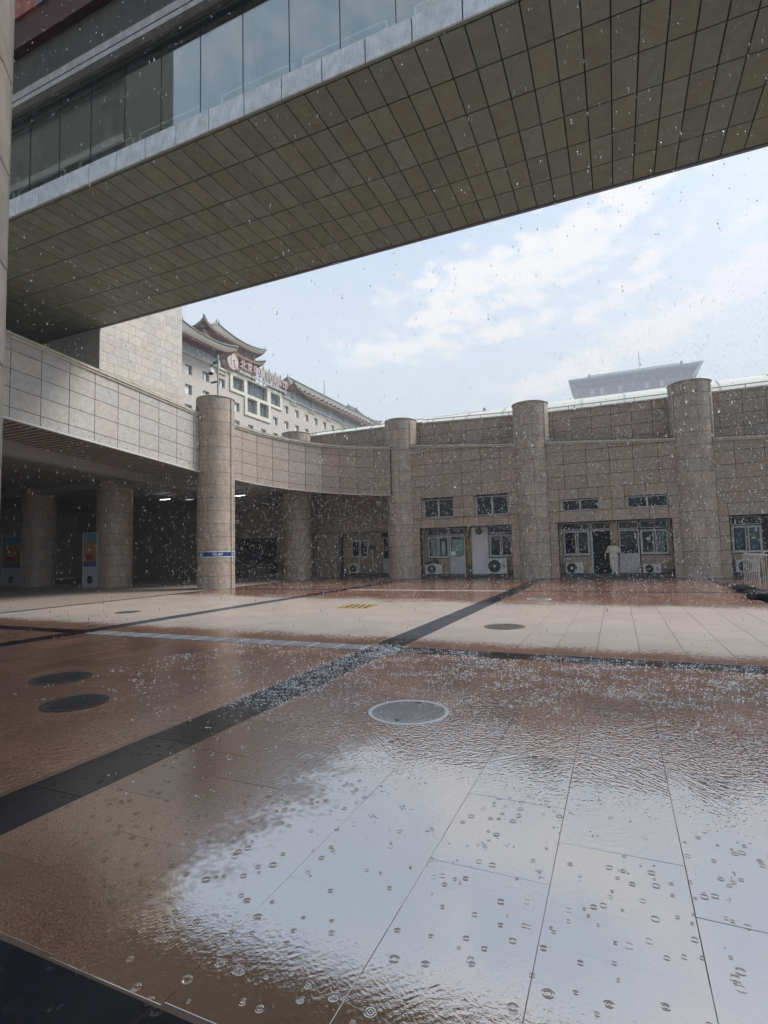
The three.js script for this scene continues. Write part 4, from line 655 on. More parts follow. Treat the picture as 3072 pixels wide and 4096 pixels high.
// ================================================================ covered footbridge overhead
{
  const SY = 10.55, PW = 0.4614, PD = 0.9294, t = thing('footbridge', 'covered footbridge with a dark tiled underside and glazed side crossing overhead', 'footbridge');
  const zn = -8.39, zFar = -13.94, xA = -36, xB = 30;
  part(t, 'soffit_core', bx(xA, xB, SY + 0.03, SY + 0.4, zFar + 0.02, zn + 0.05), MT.joint);
  // underside tiles: the nearest three hundred each a part, the rest joined
  const x0 = -0.2160133 * 9 + 0.0, all = [];
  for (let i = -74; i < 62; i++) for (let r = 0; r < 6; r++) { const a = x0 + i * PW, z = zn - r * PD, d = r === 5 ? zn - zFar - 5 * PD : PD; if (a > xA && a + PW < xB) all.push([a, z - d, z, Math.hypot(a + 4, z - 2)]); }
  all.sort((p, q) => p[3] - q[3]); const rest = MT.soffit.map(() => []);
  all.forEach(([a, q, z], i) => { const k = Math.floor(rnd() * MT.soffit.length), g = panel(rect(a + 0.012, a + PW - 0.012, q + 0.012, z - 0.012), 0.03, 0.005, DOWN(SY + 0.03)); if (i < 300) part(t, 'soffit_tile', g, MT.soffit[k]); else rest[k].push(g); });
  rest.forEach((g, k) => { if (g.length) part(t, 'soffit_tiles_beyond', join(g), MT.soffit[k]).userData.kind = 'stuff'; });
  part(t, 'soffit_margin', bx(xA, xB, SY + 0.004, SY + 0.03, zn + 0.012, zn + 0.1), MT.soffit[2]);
  part(t, 'far_edge_trim', bx(xA, xB, SY - 0.03, SY + 0.5, zFar - 0.09, zFar), std(C(0.2, 0.18, 0.19), 0.5));
  const FP = PW * 2;
  for (let i = -37; i < 30; i++) { const a = x0 + i * FP; if (a < xA || a + FP > xB) continue; part(t, 'fascia_panel', panel(rect(a + 0.011, a + FP - 0.011, SY - 0.005, SY + 0.48), 0.03, 0.006, FRONT(zn + 0.08)), pick(MT.fascia)); }
  part(t, 'fascia_core', bx(xA, xB, SY + 0.03, SY + 0.47, zn + 0.05, zn + 0.075), MT.joint);
  part(t, 'floor_deck', bx(xA, xB, SY + 0.4, SY + 0.5, zFar, zn + 0.05), MT.core);
  // side glazing
  const gz = zn - 0.1, yb = SY + 0.5, yt = 13.42, GP = 1.165;
  for (let i = -26; i < 24; i++) {
    const a = -10.23 + i * GP; if (a < xA || a + GP > xB) continue;
    const g = bx(a + 0.006, a + GP - 0.006, yb, yt, gz - 0.006, gz + 0.006);
    part(t, 'glass_pane', g, MT.bridgeGlass); part(t, 'glass_joint', bx(a - 0.006, a + 0.006, yb, yt, gz - 0.012, gz + 0.012), MT.dark);
    part(t, 'glass_fin', bx(a + 0.2, a + 0.212, yb, yt - 0.5, gz - 0.22, gz - 0.02), MT.glass);
  }
  for (let k = -12; k < 16; k++) { const a = -11.97 + (k >> 1) * 4.53 + (k & 1) * 2.09; if (a < xA || a + 2 > xB) continue; part(t, 'guard_rail', tube([[a, yb, gz - 0.16], [a, yb + 0.49, gz - 0.16], [a + 0.06, yb + 0.55, gz - 0.16], [a + 1.0, yb + 0.55, gz - 0.16], [a + 1.8, yb + 0.55, gz - 0.16], [a + 1.86, yb + 0.49, gz - 0.16], [a + 1.86, yb, gz - 0.16]], 0.026, 60, 7), std(C(0.82, 0.82, 0.8), 0.35)); }
  for (let k = -8; k < 8; k++) { const a = -7.4 + k * 4.48; if (a < xA || a > xB) continue; part(t, 'inner_post', bx(a, a + 0.45, yb, 13.6, gz - 1.1, gz - 0.65), std(C(0.33, 0.22, 0.18), 0.5)); }
  part(t, 'inner_ceiling', bx(xA, xB, 13.5, 13.6, zFar, gz - 0.05), std(C(0.72, 0.75, 0.72), 0.6)); part(t, 'far_side', bx(xA, xB, SY + 0.5, 13.5, zFar, zFar + 0.12), std(C(0.65, 0.7, 0.69), 0.5)); part(t, 'glazing_head', bx(xA, xB, 13.2, 13.46, gz - 0.09, gz - 0.02), MT.dark);
  part(t, 'roof', bx(xA, xB, 13.6, 18.5, zFar - 0.2, gz - 0.02), MT.core);
  // metal cornice, dark frieze, painted boards
  part(t, 'head_panel', bx(xA, xB, 13.44, 13.6, zn - 0.02, zn + 0.04), std(C(0.16, 0.17, 0.15), 0.5));
  const band = (n, y0, y1, d, w, m) => { for (let i = -20; i < 18; i++) { const a = -9.9 + i * 1.85; if (a < xA || a + 1.85 > xB) continue; part(t, n, bx(a + 0.006, a + 1.844, y0, y1, zn - 0.05, zn + d), m); } };
  band('cornice_strip', 13.47, 13.6, 0.2, 0, MT.cornice); band('cornice_strip', 13.64, 13.84, 0.2, 0, MT.cornice);
  part(t, 'cornice_gap', bx(xA, xB, 13.6, 14.95, zn - 0.05, zn + 0.1), std(C(0.1, 0.095, 0.085), 0.8, { map: stainTex }));
  part(t, 'red_beam', bx(xA, xB, 14.95, 15.75, zn - 0.05, zn + 0.3), std(C(0.09, 0.025, 0.02), 0.6, { map: stainTex }));
  const paint = tex(512, (u, v) => { const s = Math.abs(((u * 3) % 1) - 0.5), b = s < 0.12 + 0.05 * n2(u * 9, v * 9), k = 0.9 + 0.15 * n2(u * 12, v * 12); return b ? [0.45 * k, 0.53 * k, 0.62 * k] : [0.72 * k, 0.42 * k, 0.35 * k]; }, 4);
  part(t, 'painted_board', bx(xA, xB, 15.75, 18.4, zn - 0.05, zn + 0.35), std(C(0.9, 0.9, 0.9), 0.6, { map: paint }));
}

// ================================================================ hotel with palace roofs, beyond the ramp
const HX = -60;
function sweptRoof(a, b, ye, yr, lift, o = {}) { // concave hipped roof: half length a along z, half depth b along x, upturned corners
  const S = 96, T = 8, pos = [], uv = [], idx = [], rz = o.ridge ?? Math.max(0.05, a - b), per = 4 * (a + b);
  for (let i = 0; i <= S; i++) {
    let d = i / S * per, x, z; if (d < 2 * a) { x = b; z = a - d; } else if ((d -= 2 * a) < 2 * b) { z = -a; x = b - d; } else if ((d -= 2 * b) < 2 * a) { x = -b; z = -a + d; } else { d -= 2 * a; z = a; x = -b + d; }
    const cz = Math.abs(Math.abs(z) - a), cx = Math.abs(Math.abs(x) - b), cd = Math.max(cz, cx), up = lift * Math.exp(-cd / 1.3), out = 1 + 0.04 * Math.exp(-cd / 1.2);
    for (let j = 0; j <= T; j++) { const t = j / T, qz = clamp(z, -rz, rz); pos.push(lerp(x * out, 0, t), ye + (yr - ye) * Math.pow(t, 1.55) + up * (1 - t) ** 2, lerp(z * out, qz, t)); uv.push(i / S * per, t * 4); }
  }
  for (let i = 0; i < S; i++) for (let j = 0; j < T; j++) { const q = i * (T + 1) + j, w = q + T + 1; idx.push(q, w, w + 1, q, w + 1, q + 1); }
  const g = new THREE.BufferGeometry(); g.setAttribute('position', new THREE.Float32BufferAttribute(pos, 3)); g.setAttribute('uv', new THREE.Float32BufferAttribute(uv, 2)); g.setIndex(idx); g.computeVertexNormals();
  const eave = [], ribs = [], E = (i) => { const k = ((i % S) + S) % S * (T + 1) * 3; return [pos[k], pos[k + 1], pos[k + 2]]; };
  const line = []; for (let i = 0; i < S; i++) line.push(E(i)); 
  const lip = []; for (let i = 0; i < S; i++) { const p = E(i), q = E(i + 1), v = (p2, s, y) => [p2[0] * s, p2[1] + y, p2[2] * s]; const A = [v(p, 1, 0), v(q, 1, 0), v(q, 0.985, -0.32), v(p, 0.985, -0.32)], Bq = [v(p, 0.985, -0.32), v(q, 0.985, -0.32), v(q, 0.8, -0.55), v(p, 0.8, -0.55)]; for (const Q of [A, Bq]) lip.push(...Q[0], ...Q[1], ...Q[2], ...Q[0], ...Q[2], ...Q[3]); }
  const lg = soup(lip, new Array(lip.length / 3 * 2).fill(0));
  const hips = []; for (const sx of [-1, 1]) for (const sz of [-1, 1]) { const pts = []; for (let j = 0; j <= 6; j++) { const t = j / 6; pts.push([lerp(sx * b * 1.04, 0, t), ye + (yr - ye) * Math.pow(t, 1.55) + lift * (1 - t) ** 2 + 0.12, lerp(sz * a * 1.04, sz * rz, t)]); } hips.push(tube(pts, 0.16, 14, 6)); for (let k = 1; k < 6; k++) { const t = k * 0.045; hips.push(new THREE.ConeGeometry(0.09, 0.5, 5).translate(lerp(sx * b * 1.04, 0, t), ye + (yr - ye) * Math.pow(t, 1.55) + lift * (1 - t) ** 2 + 0.4, lerp(sz * a * 1.04, sz * rz, t))); } }
  if (rz > 0.3) hips.push(bar([0, yr + 0.15, -rz], [0, yr + 0.15, rz], 0.2, 6));
  for (const s of [-1, 1]) hips.push(new THREE.ConeGeometry(0.22, 0.9, 6).translate(0, yr + 0.6, s * rz));
  const raf = []; for (let i = 0; i < S; i++) for (const q of [0.25, 0.75]) { const p = E(i), n = E(i + 1), m = [lerp(p[0], n[0], q), lerp(p[1], n[1], q), lerp(p[2], n[2], q)]; raf.push(new THREE.BoxGeometry(0.13, 0.13, 0.13).translate(m[0] * 0.97, m[1] - 0.36, m[2] * 0.97)); }
  return { skin: g, lip: lg, hips: join(hips), rafters: join(raf) };
}
const tileTex = tex(256, (u, v) => { const r = 0.75 + 0.25 * Math.cos(u * Math.PI * 2 * 8); return [0.9 * r, 0.95 * r, 0.9 * r]; }, [2.4, 2.4]);
const RM2 = { tiles: std(C(0.28, 0.262, 0.245), 0.4, { map: tileTex, side: THREE.DoubleSide }), lip: std(C(0.26, 0.16, 0.13), 0.6, { side: THREE.DoubleSide }), hips: std(C(0.19, 0.22, 0.17), 0.6), rafters: std(C(0.26, 0.24, 0.18), 0.6), red: std(C(0.32, 0.1, 0.075), 0.6), dark: std(C(0.15, 0.11, 0.1), 0.7) };  // roof tile colour lightened for the haze over the hotel
function roofOn(parent, x, z, a, b, ye, yr, lift, ridge) { const r = sweptRoof(a, b, ye, yr, lift, { ridge }), M = new THREE.Matrix4().makeTranslation(x, 0, z), o = part(parent, 'roof', r.skin.applyMatrix4(M), RM2.tiles); part(o, 'eave', r.lip.applyMatrix4(M), RM2.lip); part(o, 'ridge', r.hips.applyMatrix4(M), RM2.hips); part(o, 'rafter_ends', r.rafters.applyMatrix4(M), RM2.rafters).userData.kind = 'stuff'; return o; }
{
  const t = thing('hotel_building', 'tall grey beige hotel with palace style green roofs beyond the left parapet', 'building');
  const wallM = std(C(0.6, 0.56, 0.52), 0.8, { map: stoneTex }), cream = std(C(0.62, 0.61, 0.5), 0.6), paneM = std(C(0.72, 0.78, 0.82), 0.15), paneDark = std(C(0.1, 0.12, 0.14), 0.12), dkFrame = std(C(0.09, 0.08, 0.075), 0.6);  // hotel colours kept pale, with some of the haze put into them
  const big = [[72.18, 75.2, 30.5, 32.78], [76.1, 82.05, 30.5, 33.1], [76.12, 78.94, 27.28, 29.9], [79.73, 82.48, 27.33, 29.9], [83.15, 86.28, 30.5, 32.8]], wins = [];
  for (let r = 0; r < 3; r++) for (let k = -3; k < 20; k++) { const s = 61.27 + k * 3.825, y1 = 31.45 - r * 3.18; if (r < 1 && s > 70.5 && s < 87) continue; if (r === 1 && s > 74 && s < 83.5) continue; wins.push([s, s + 1.47, y1 - 1.54, y1]); }
  part(t, 'facade', slab([[44, 0], [146, 0], [146, 33.1], [44, 33.1]], [...wins, ...big].map(([a, b, c, d]) => rect(a, b, c, d).reverse()), 0.6, EAST(HX - 0.6)), wallM);
  part(t, 'inner_block', bx(HX - 18, HX - 0.9, 0, 33.1, -146, -44), std(C(0.12, 0.115, 0.11), 0.9));
  for (const [a, b, c, d] of wins) { const m = (a + b) / 2 - 0.12, w = part(t, 'window', bx(HX - 0.5, HX - 0.42, c, d, -b, -a), dkFrame); part(w, 'pane', bx(HX - 0.41, HX - 0.38, c + 0.06, d - 0.06, -m, -a - 0.1), rnd() < 0.5 ? paneM : paneDark); part(w, 'pane', bx(HX - 0.41, HX - 0.38, c + 0.06, d - 0.06, -b + 0.38, -m - 0.05), paneM); }  // pale panes: sky reflection, with light blinds, put into the colour
  for (const [a, b, c, d] of big) {
    const w = part(t, 'large_window', bx(HX - 0.5, HX - 0.46, c, d, -b, -a), paneDark), n = b - a > 4 ? 4 : 2; for (let i = 1; i < n; i++) part(w, 'mullion', bx(HX - 0.45, HX - 0.4, c, d, -lerp(a, b, i / n) - 0.05, -lerp(a, b, i / n) + 0.05), dkFrame);
    const tr = []; for (let i = 0; i < 26; i++) { const s = rr(a, b), y = rr(c, d), e = rr(0.3, 1.1); tr.push(bar([HX - 0.44, y, -s], [HX - 0.44, clamp(y + rr(-1, 1) * e, c, d), -clamp(s + rr(-1, 1) * e, a, b)], 0.03, 4)); } part(w, 'wire_mesh', join(tr), std(C(0.3, 0.32, 0.35), 0.5)).userData.kind = 'stuff';
  }
  // cream surround stepping round the large windows
  part(t, 'window_surround', slab([[71.5, 29.95], [75.45, 29.95], [75.45, 26.6], [83.15, 26.6], [83.15, 29.95], [86.95, 29.95], [86.95, 33.4], [71.5, 33.4]], big.map(([a, b, c, d]) => rect(a, b, c, d).reverse()), 0.25, EAST(HX)), cream);
  for (const [a, b] of [[44, 71.4], [87, 146]]) part(t, 'ledge', bx(HX, HX + 0.3, 32.95, 33.2, -b, -a), cream);
  for (const s of [68.2, 90.2, 97.2, 104.8, 112.4, 120]) part(t, 'ledge_step', frameGeo(s, s + 2.4, 32.2, 33.0, 0.14, 0.25, EAST(HX + 0.02)), cream);
  // gallery glazing and red frieze
  part(t, 'gallery_wall_back', bx(HX - 14, HX - 0.3, 33.1, 36.2, -146, -88.5), RM2.dark); part(t, 'gallery_wall_back', bx(HX - 14, HX - 0.3, 33.1, 36.2, -70, -44), RM2.dark);
  for (const [a, b] of [[44, 69.6], [88.6, 146]]) { part(t, 'red_frieze', bx(HX - 0.3, HX + 0.1, 34.75, 36.3, -b, -a), RM2.red); const n = Math.round((b - a) / 1.12); for (let i = 0; i < n; i++) { const s = lerp(a, b, i / n); part(t, 'gallery_pane', bx(HX - 0.24, HX - 0.2, 33.2, 34.75, -s - 1.02, -s), paneM); } }
  for (const s of [91.0, 98.2, 105.6, 113.4, 121]) part(t, 'pilaster', bx(HX - 0.1, HX + 0.35, 32.6, 35.2, -s - 0.6, -s), cream);
  for (let s = 45; s < 146; s += 1.9) if (s < 69 || s > 89) part(t, 'bracket', bx(HX, HX + 1.1, 35.7, 36.05, -s - 0.25, -s), RM2.dark);
  // roofs
  roofOn(t, HX, -60.3, 9.3, 3.1, 34.9, 38.0, 1.5, 0.3); roofOn(t, HX - 4, -116, 26.6, 6.0, 34.9, 39.9, 1.0);
  part(t, 'tower_body', bx(HX - 8, HX - 0.9, 33.1, 39.4, -80, -66.5), RM2.dark); for (let k = 0; k < 6; k++) part(t, 'red_pillar', bx(HX - 0.9, HX - 0.6, 35.5, 39, -79.5 + k * 2.4, -79.1 + k * 2.4), RM2.red);
  roofOn(t, HX - 4, -73.2, 8.1, 4.3, 39.2, 43.2, 1.2, 0.3); roofOn(t, HX - 4, -73.2, 8.0, 4.25, 37.1, 38.6, 1.1, 3);
  roofOn(t, HX - 16, -150, 9, 6, 43.5, 48, 1.2);
  part(t, 'far_tower_body', bx(HX - 21, HX - 11, 30, 43.6, -157, -143), RM2.dark);
  part(t, 'glass_screen', bx(HX - 1.1, HX - 1.0, 34.5, 37.5, -88.3, -82.4), std(C(0.4, 0.5, 0.47), 0.2)); for (const s of [82.5, 84.4, 86.4, 88.2]) part(t, 'screen_post', bx(HX - 1, HX - 0.9, 34, 37.9, -s - 0.08, -s + 0.08), RM2.dark);
  one('lightning_rod', bar([HX - 3, 38.5, -109.4], [HX - 3, 43.2, -109.4], 0.09), std(C(0.2, 0.21, 0.22), 0.5), 'thin upright lightning rod on the long hotel roof', 'rod');
  // roof sign
  const s = thing('hotel_sign', 'pink roof sign with a round emblem and large characters on the hotel', 'sign', null, [0, 0, 0]), pink = std(C(0.47, 0.36, 0.335), 0.5), edge = std(C(0.62, 0.58, 0.56), 0.5), SX = HX + 0.75;  // sign colours paled for haze like the hotel's
  part(s, 'frame', join([...Array(9)].map((_, i) => bar([SX - 0.25, 33.2, -70.4 - i * 2.2], [SX - 0.25, 36.2, -70.4 - i * 2.2], 0.06, 6)), [34.0, 35.2, 36.1].map((y) => bar([SX - 0.25, y, -70.4], [SX - 0.25, y, -88], 0.05, 6)), [...Array(5)].map((_, i) => bar([SX - 0.3, 33.3, -70 - i * 4], [SX - 0.9, 36, -72.2 - i * 4], 0.04, 5))), RM2.dark);
  const Ms = (z, y) => EAST(SX).multiply(new THREE.Matrix4().makeTranslation(-z, y, 0));
  const em = part(s, 'emblem', new THREE.CylinderGeometry(1.45, 1.45, 0.18, 40).rotateX(Math.PI / 2).applyMatrix4(Ms(-71.5, 34.95)), std(C(0.5, 0.39, 0.365), 0.5));
  part(em, 'emblem_curve', join(tube([[-0.35, 1.15, 0.1], [-0.4, 0.3, 0.1], [-0.45, -0.75, 0.1]], 0.11, 20, 6), tube([[-0.38, 0.1, 0.1], [0.1, 0.45, 0.1], [0.42, 0.1, 0.1], [0.4, -0.5, 0.1], [0.75, -1.0, 0.1], [1.35, -1.05, 0.1]], 0.13, 30, 6)).applyMatrix4(Ms(-71.5, 34.95)), edge);
  '北京华夏明珠宾馆'.split('').forEach((c, i) => { part(s, 'character', strokeGeo(c, 1.72, 1.15, 0.16, Ms(-(73.35 + i * 1.83), 34.35)), pink); });
  const font = await new FontLoader().loadAsync('fonts/droid/droid_sans_bold.typeface.json');
  const tg = new TextGeometry('BEIJING HUA XIA MING ZHU HOTEL', { font, size: 0.46, depth: 0.1, curveSegments: 2 }); tg.computeBoundingBox(); const L = tg.boundingBox.max.x; part(s, 'lettering', tg.scale(14.6 / L, 1, 1).applyMatrix4(Ms(-73.2, 33.55)), edge);
}
// ---------------------------------------------------------------- hazy palace roof and flat block far behind
{
  const t = thing('gate_building', 'hazy palace style building with deep eaves far behind the barrel roof', 'building', null, [0, -1.395, -380]), K = RM2; t.scale.setScalar(1.9);
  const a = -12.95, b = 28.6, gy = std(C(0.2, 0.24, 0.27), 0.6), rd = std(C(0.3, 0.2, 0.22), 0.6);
  part(t, 'wall', bx(-9.8, 26, 20, 59, -16, 0), rd);
  const ring = (x0, x1, z0, z1, y) => [[x0, y, z1], [x1, y, z1], [x1, y, z0], [x0, y, z0]], lo = ring(-9.7, 26.1, -16, 0.1, 58.0), hi = ring(a, b, -19, 3.2, 60.3), tp = ring(-6.6, 22.4, -16, -3, 63.2), pos = [];
  for (const [P, Q] of [[lo, hi], [hi, tp]]) for (let i = 0; i < 4; i++) { const j = (i + 1) % 4; pos.push(...P[i], ...P[j], ...Q[j], ...P[i], ...Q[j], ...Q[i]); }
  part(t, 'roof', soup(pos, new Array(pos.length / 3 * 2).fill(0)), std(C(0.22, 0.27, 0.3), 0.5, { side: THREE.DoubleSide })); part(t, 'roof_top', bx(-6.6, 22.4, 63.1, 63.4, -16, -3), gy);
  part(t, 'eave_board', bx(a, b, 60.1, 60.9, 2.9, 3.3), gy);
  for (const x of [a, b]) for (let k = 0; k < 5; k++) part(t, 'roof_figure', new THREE.ConeGeometry(0.18, 0.9, 5).translate(x + (x < 0 ? 1 : -1) * (0.4 + k * 0.7), 61.3 + k * 0.05, 3), gy); for (const x of [-6.4, 22.2]) part(t, 'roof_figure', bx(x, x + 0.7, 60.9, 62.1, 2.6, 3), gy);
  part(t, 'side_screen', panel([[25.6, 57], [26.8, 57], [29, 61], [28.4, 61]], 0.3, 0.05, FRONT(3.4)), std(C(0.6, 0.62, 0.55), 0.5));
  for (const [x0, x1] of [[-9.2, -1.4], [0, 1.2], [1.5, 9.2], [9.8, 11], [11.4, 17.5], [18, 24.5]]) { const n = Math.max(1, Math.round((x1 - x0) / 1.5)); for (let i = 0; i < n; i++) part(t, 'window', bx(lerp(x0, x1, i / n) + 0.1, lerp(x0, x1, (i + 1) / n) - 0.1, 55.2, 57.3, 0, 0.15), rnd() < 0.3 ? std(C(0.45, 0.52, 0.56), 0.2) : std(C(0.2, 0.25, 0.27), 0.2)); }
  part(t, 'plinth', bx(-11.5, 27.5, 20, 54.8, -16.5, 0.6), std(C(0.42, 0.45, 0.46), 0.7));
  const an = thing('roof_antenna', 'thin antenna mast with cross arms on the hazy palace roof', 'antenna', null, [19.95, 117.5, -390]); an.scale.setScalar(1.9); part(an, 'mast', bar([0, 0, 0], [0, 8, 0], 0.1, 6), gy); for (const [y, w] of [[1.2, 1.4], [4, 0.8], [5.2, 0.9]]) part(an, 'cross_arm', bar([-w, y + 0.15, 0], [w, y - 0.15, 0], 0.07, 5), gy); part(an, 'dish', new THREE.SphereGeometry(0.35, 10, 8).translate(0.4, 2.9, 0), gy);
  const f = thing('flat_block', 'low grey flat roofed block peeping over the far rail', 'building', null, [0, 0, -120]); part(f, 'wall', bx(-37, -25.5, 10, 32.7, -12, 0), std(C(0.42, 0.42, 0.42), 0.8)); part(f, 'roof_edge', bx(-37.3, -25.3, 32.7, 33.4, -12.3, 0.3), std(C(0.5, 0.5, 0.49), 0.8)); part(f, 'vent', bx(-27, -26.5, 33.4, 34.3, -1, -0.5), gy);
}
// ---------------------------------------------------------------- station hall behind the viewer's left shoulder, mirrored in the footbridge glass
{
  const t = thing('station_hall', 'tall dark stone station hall beside the porch, seen only mirrored in the glass', 'building'), m = std(C(0.14, 0.14, 0.13), 0.7, { map: stainTex });
  part(t, 'wall', bx(-70, -26.6, 0, 70, 5, 9), m); for (let y = 6; y < 69; y += 4.2) part(t, 'cornice_band', bx(-70, -26.5, y, y + 0.5, 4.8, 5), std(C(0.3, 0.29, 0.28), 0.7));
}
// ---------------------------------------------------------------- steel barrier and bags on the right
{
  const mk = (x, z0, z1, n, label) => { // upright tubes bent over at the top, on a floor rail
    const t = thing('tube_barrier', label, 'barrier', 'tubular barriers', [x, 0, 0]);
    for (let i = 0; i < n; i++) { const z = lerp(z0, z1, i / (n - 1)), m = part(t, 'upright_tube', tube([[0, 0.06, z], [0, 0.6, z], [0, 1.08, z], [0.02, 1.13, z], [0.07, 1.16, z], [0.12, 1.15, z]], 0.015, 30, 8), MT.steel); }
    part(t, 'floor_rail', bx(-0.02, 0.02, 0, 0.06, z0 - 0.1, z1 + 0.1), MT.rust); part(t, 'mid_rail', bar([0, 0.5, z0], [0, 0.5, z1], 0.012), MT.steel);
  };
  mk(4.12, -22.75, -20.6, 9, 'shiny tubular barrier panel beside the door bay wall'); mk(4.14, -20.1, -17.95, 9, 'shiny tubular barrier panel beside the black bags'); mk(4.16, -17.45, -15.3, 9, 'shiny tubular barrier panel farthest from the far wall');
  const hoop = (x, z, l) => { const t = thing('steel_hoop', l, 'hoop', 'steel hoops behind the barrier', [x, 0, z]); part(t, 'hoop_tube', tube([[-0.28, 0.02, 0], [-0.28, 0.8, 0], [-0.2, 1.12, 0], [0, 1.24, 0], [0.2, 1.12, 0], [0.28, 0.8, 0], [0.28, 0.02, 0]], 0.026, 40, 8), MT.steel); };
  hoop(4.75, -22.2, 'steel hoop behind the barrier panel beside the door bay wall'); hoop(4.75, -20.6, 'steel hoop behind the gap between two barrier panels'); hoop(4.75, -19.0, 'steel hoop behind the barrier panel with black bags in front');
  const bag = (x, z, w, d, h, label) => { const g = new THREE.SphereGeometry(1, 28, 18), p = g.attributes.position; for (let i = 0; i < p.count; i++) { let X = p.getX(i), Y = p.getY(i), Z = p.getZ(i); const e = 0.62, f = (v) => Math.sign(v) * Math.pow(Math.abs(v), e), k = 1 + 0.1 * n3(X * 2.4 + x, Y * 3, Z * 2.4 + z) + 0.04 * n3(X * 7, Y * 7, Z * 7); p.setXYZ(i, f(X) * w * k, Math.max(0.0, h * 0.5 + f(Y) * h * 0.5 * k), f(Z) * d * k); } g.computeVertexNormals(); one('sand_bag', g.translate(x, 0.002, z), std(C(0.014, 0.014, 0.015), 0.22), label, 'bag', 'black bags by the barrier'); };
  bag(3.66, -20.35, 0.3, 0.34, 0.2, 'shiny black bag lying by the barrier nearer to the far wall'); bag(3.5, -17.6, 0.3, 0.42, 0.24, 'larger shiny black bag lying on the black granite band');
}

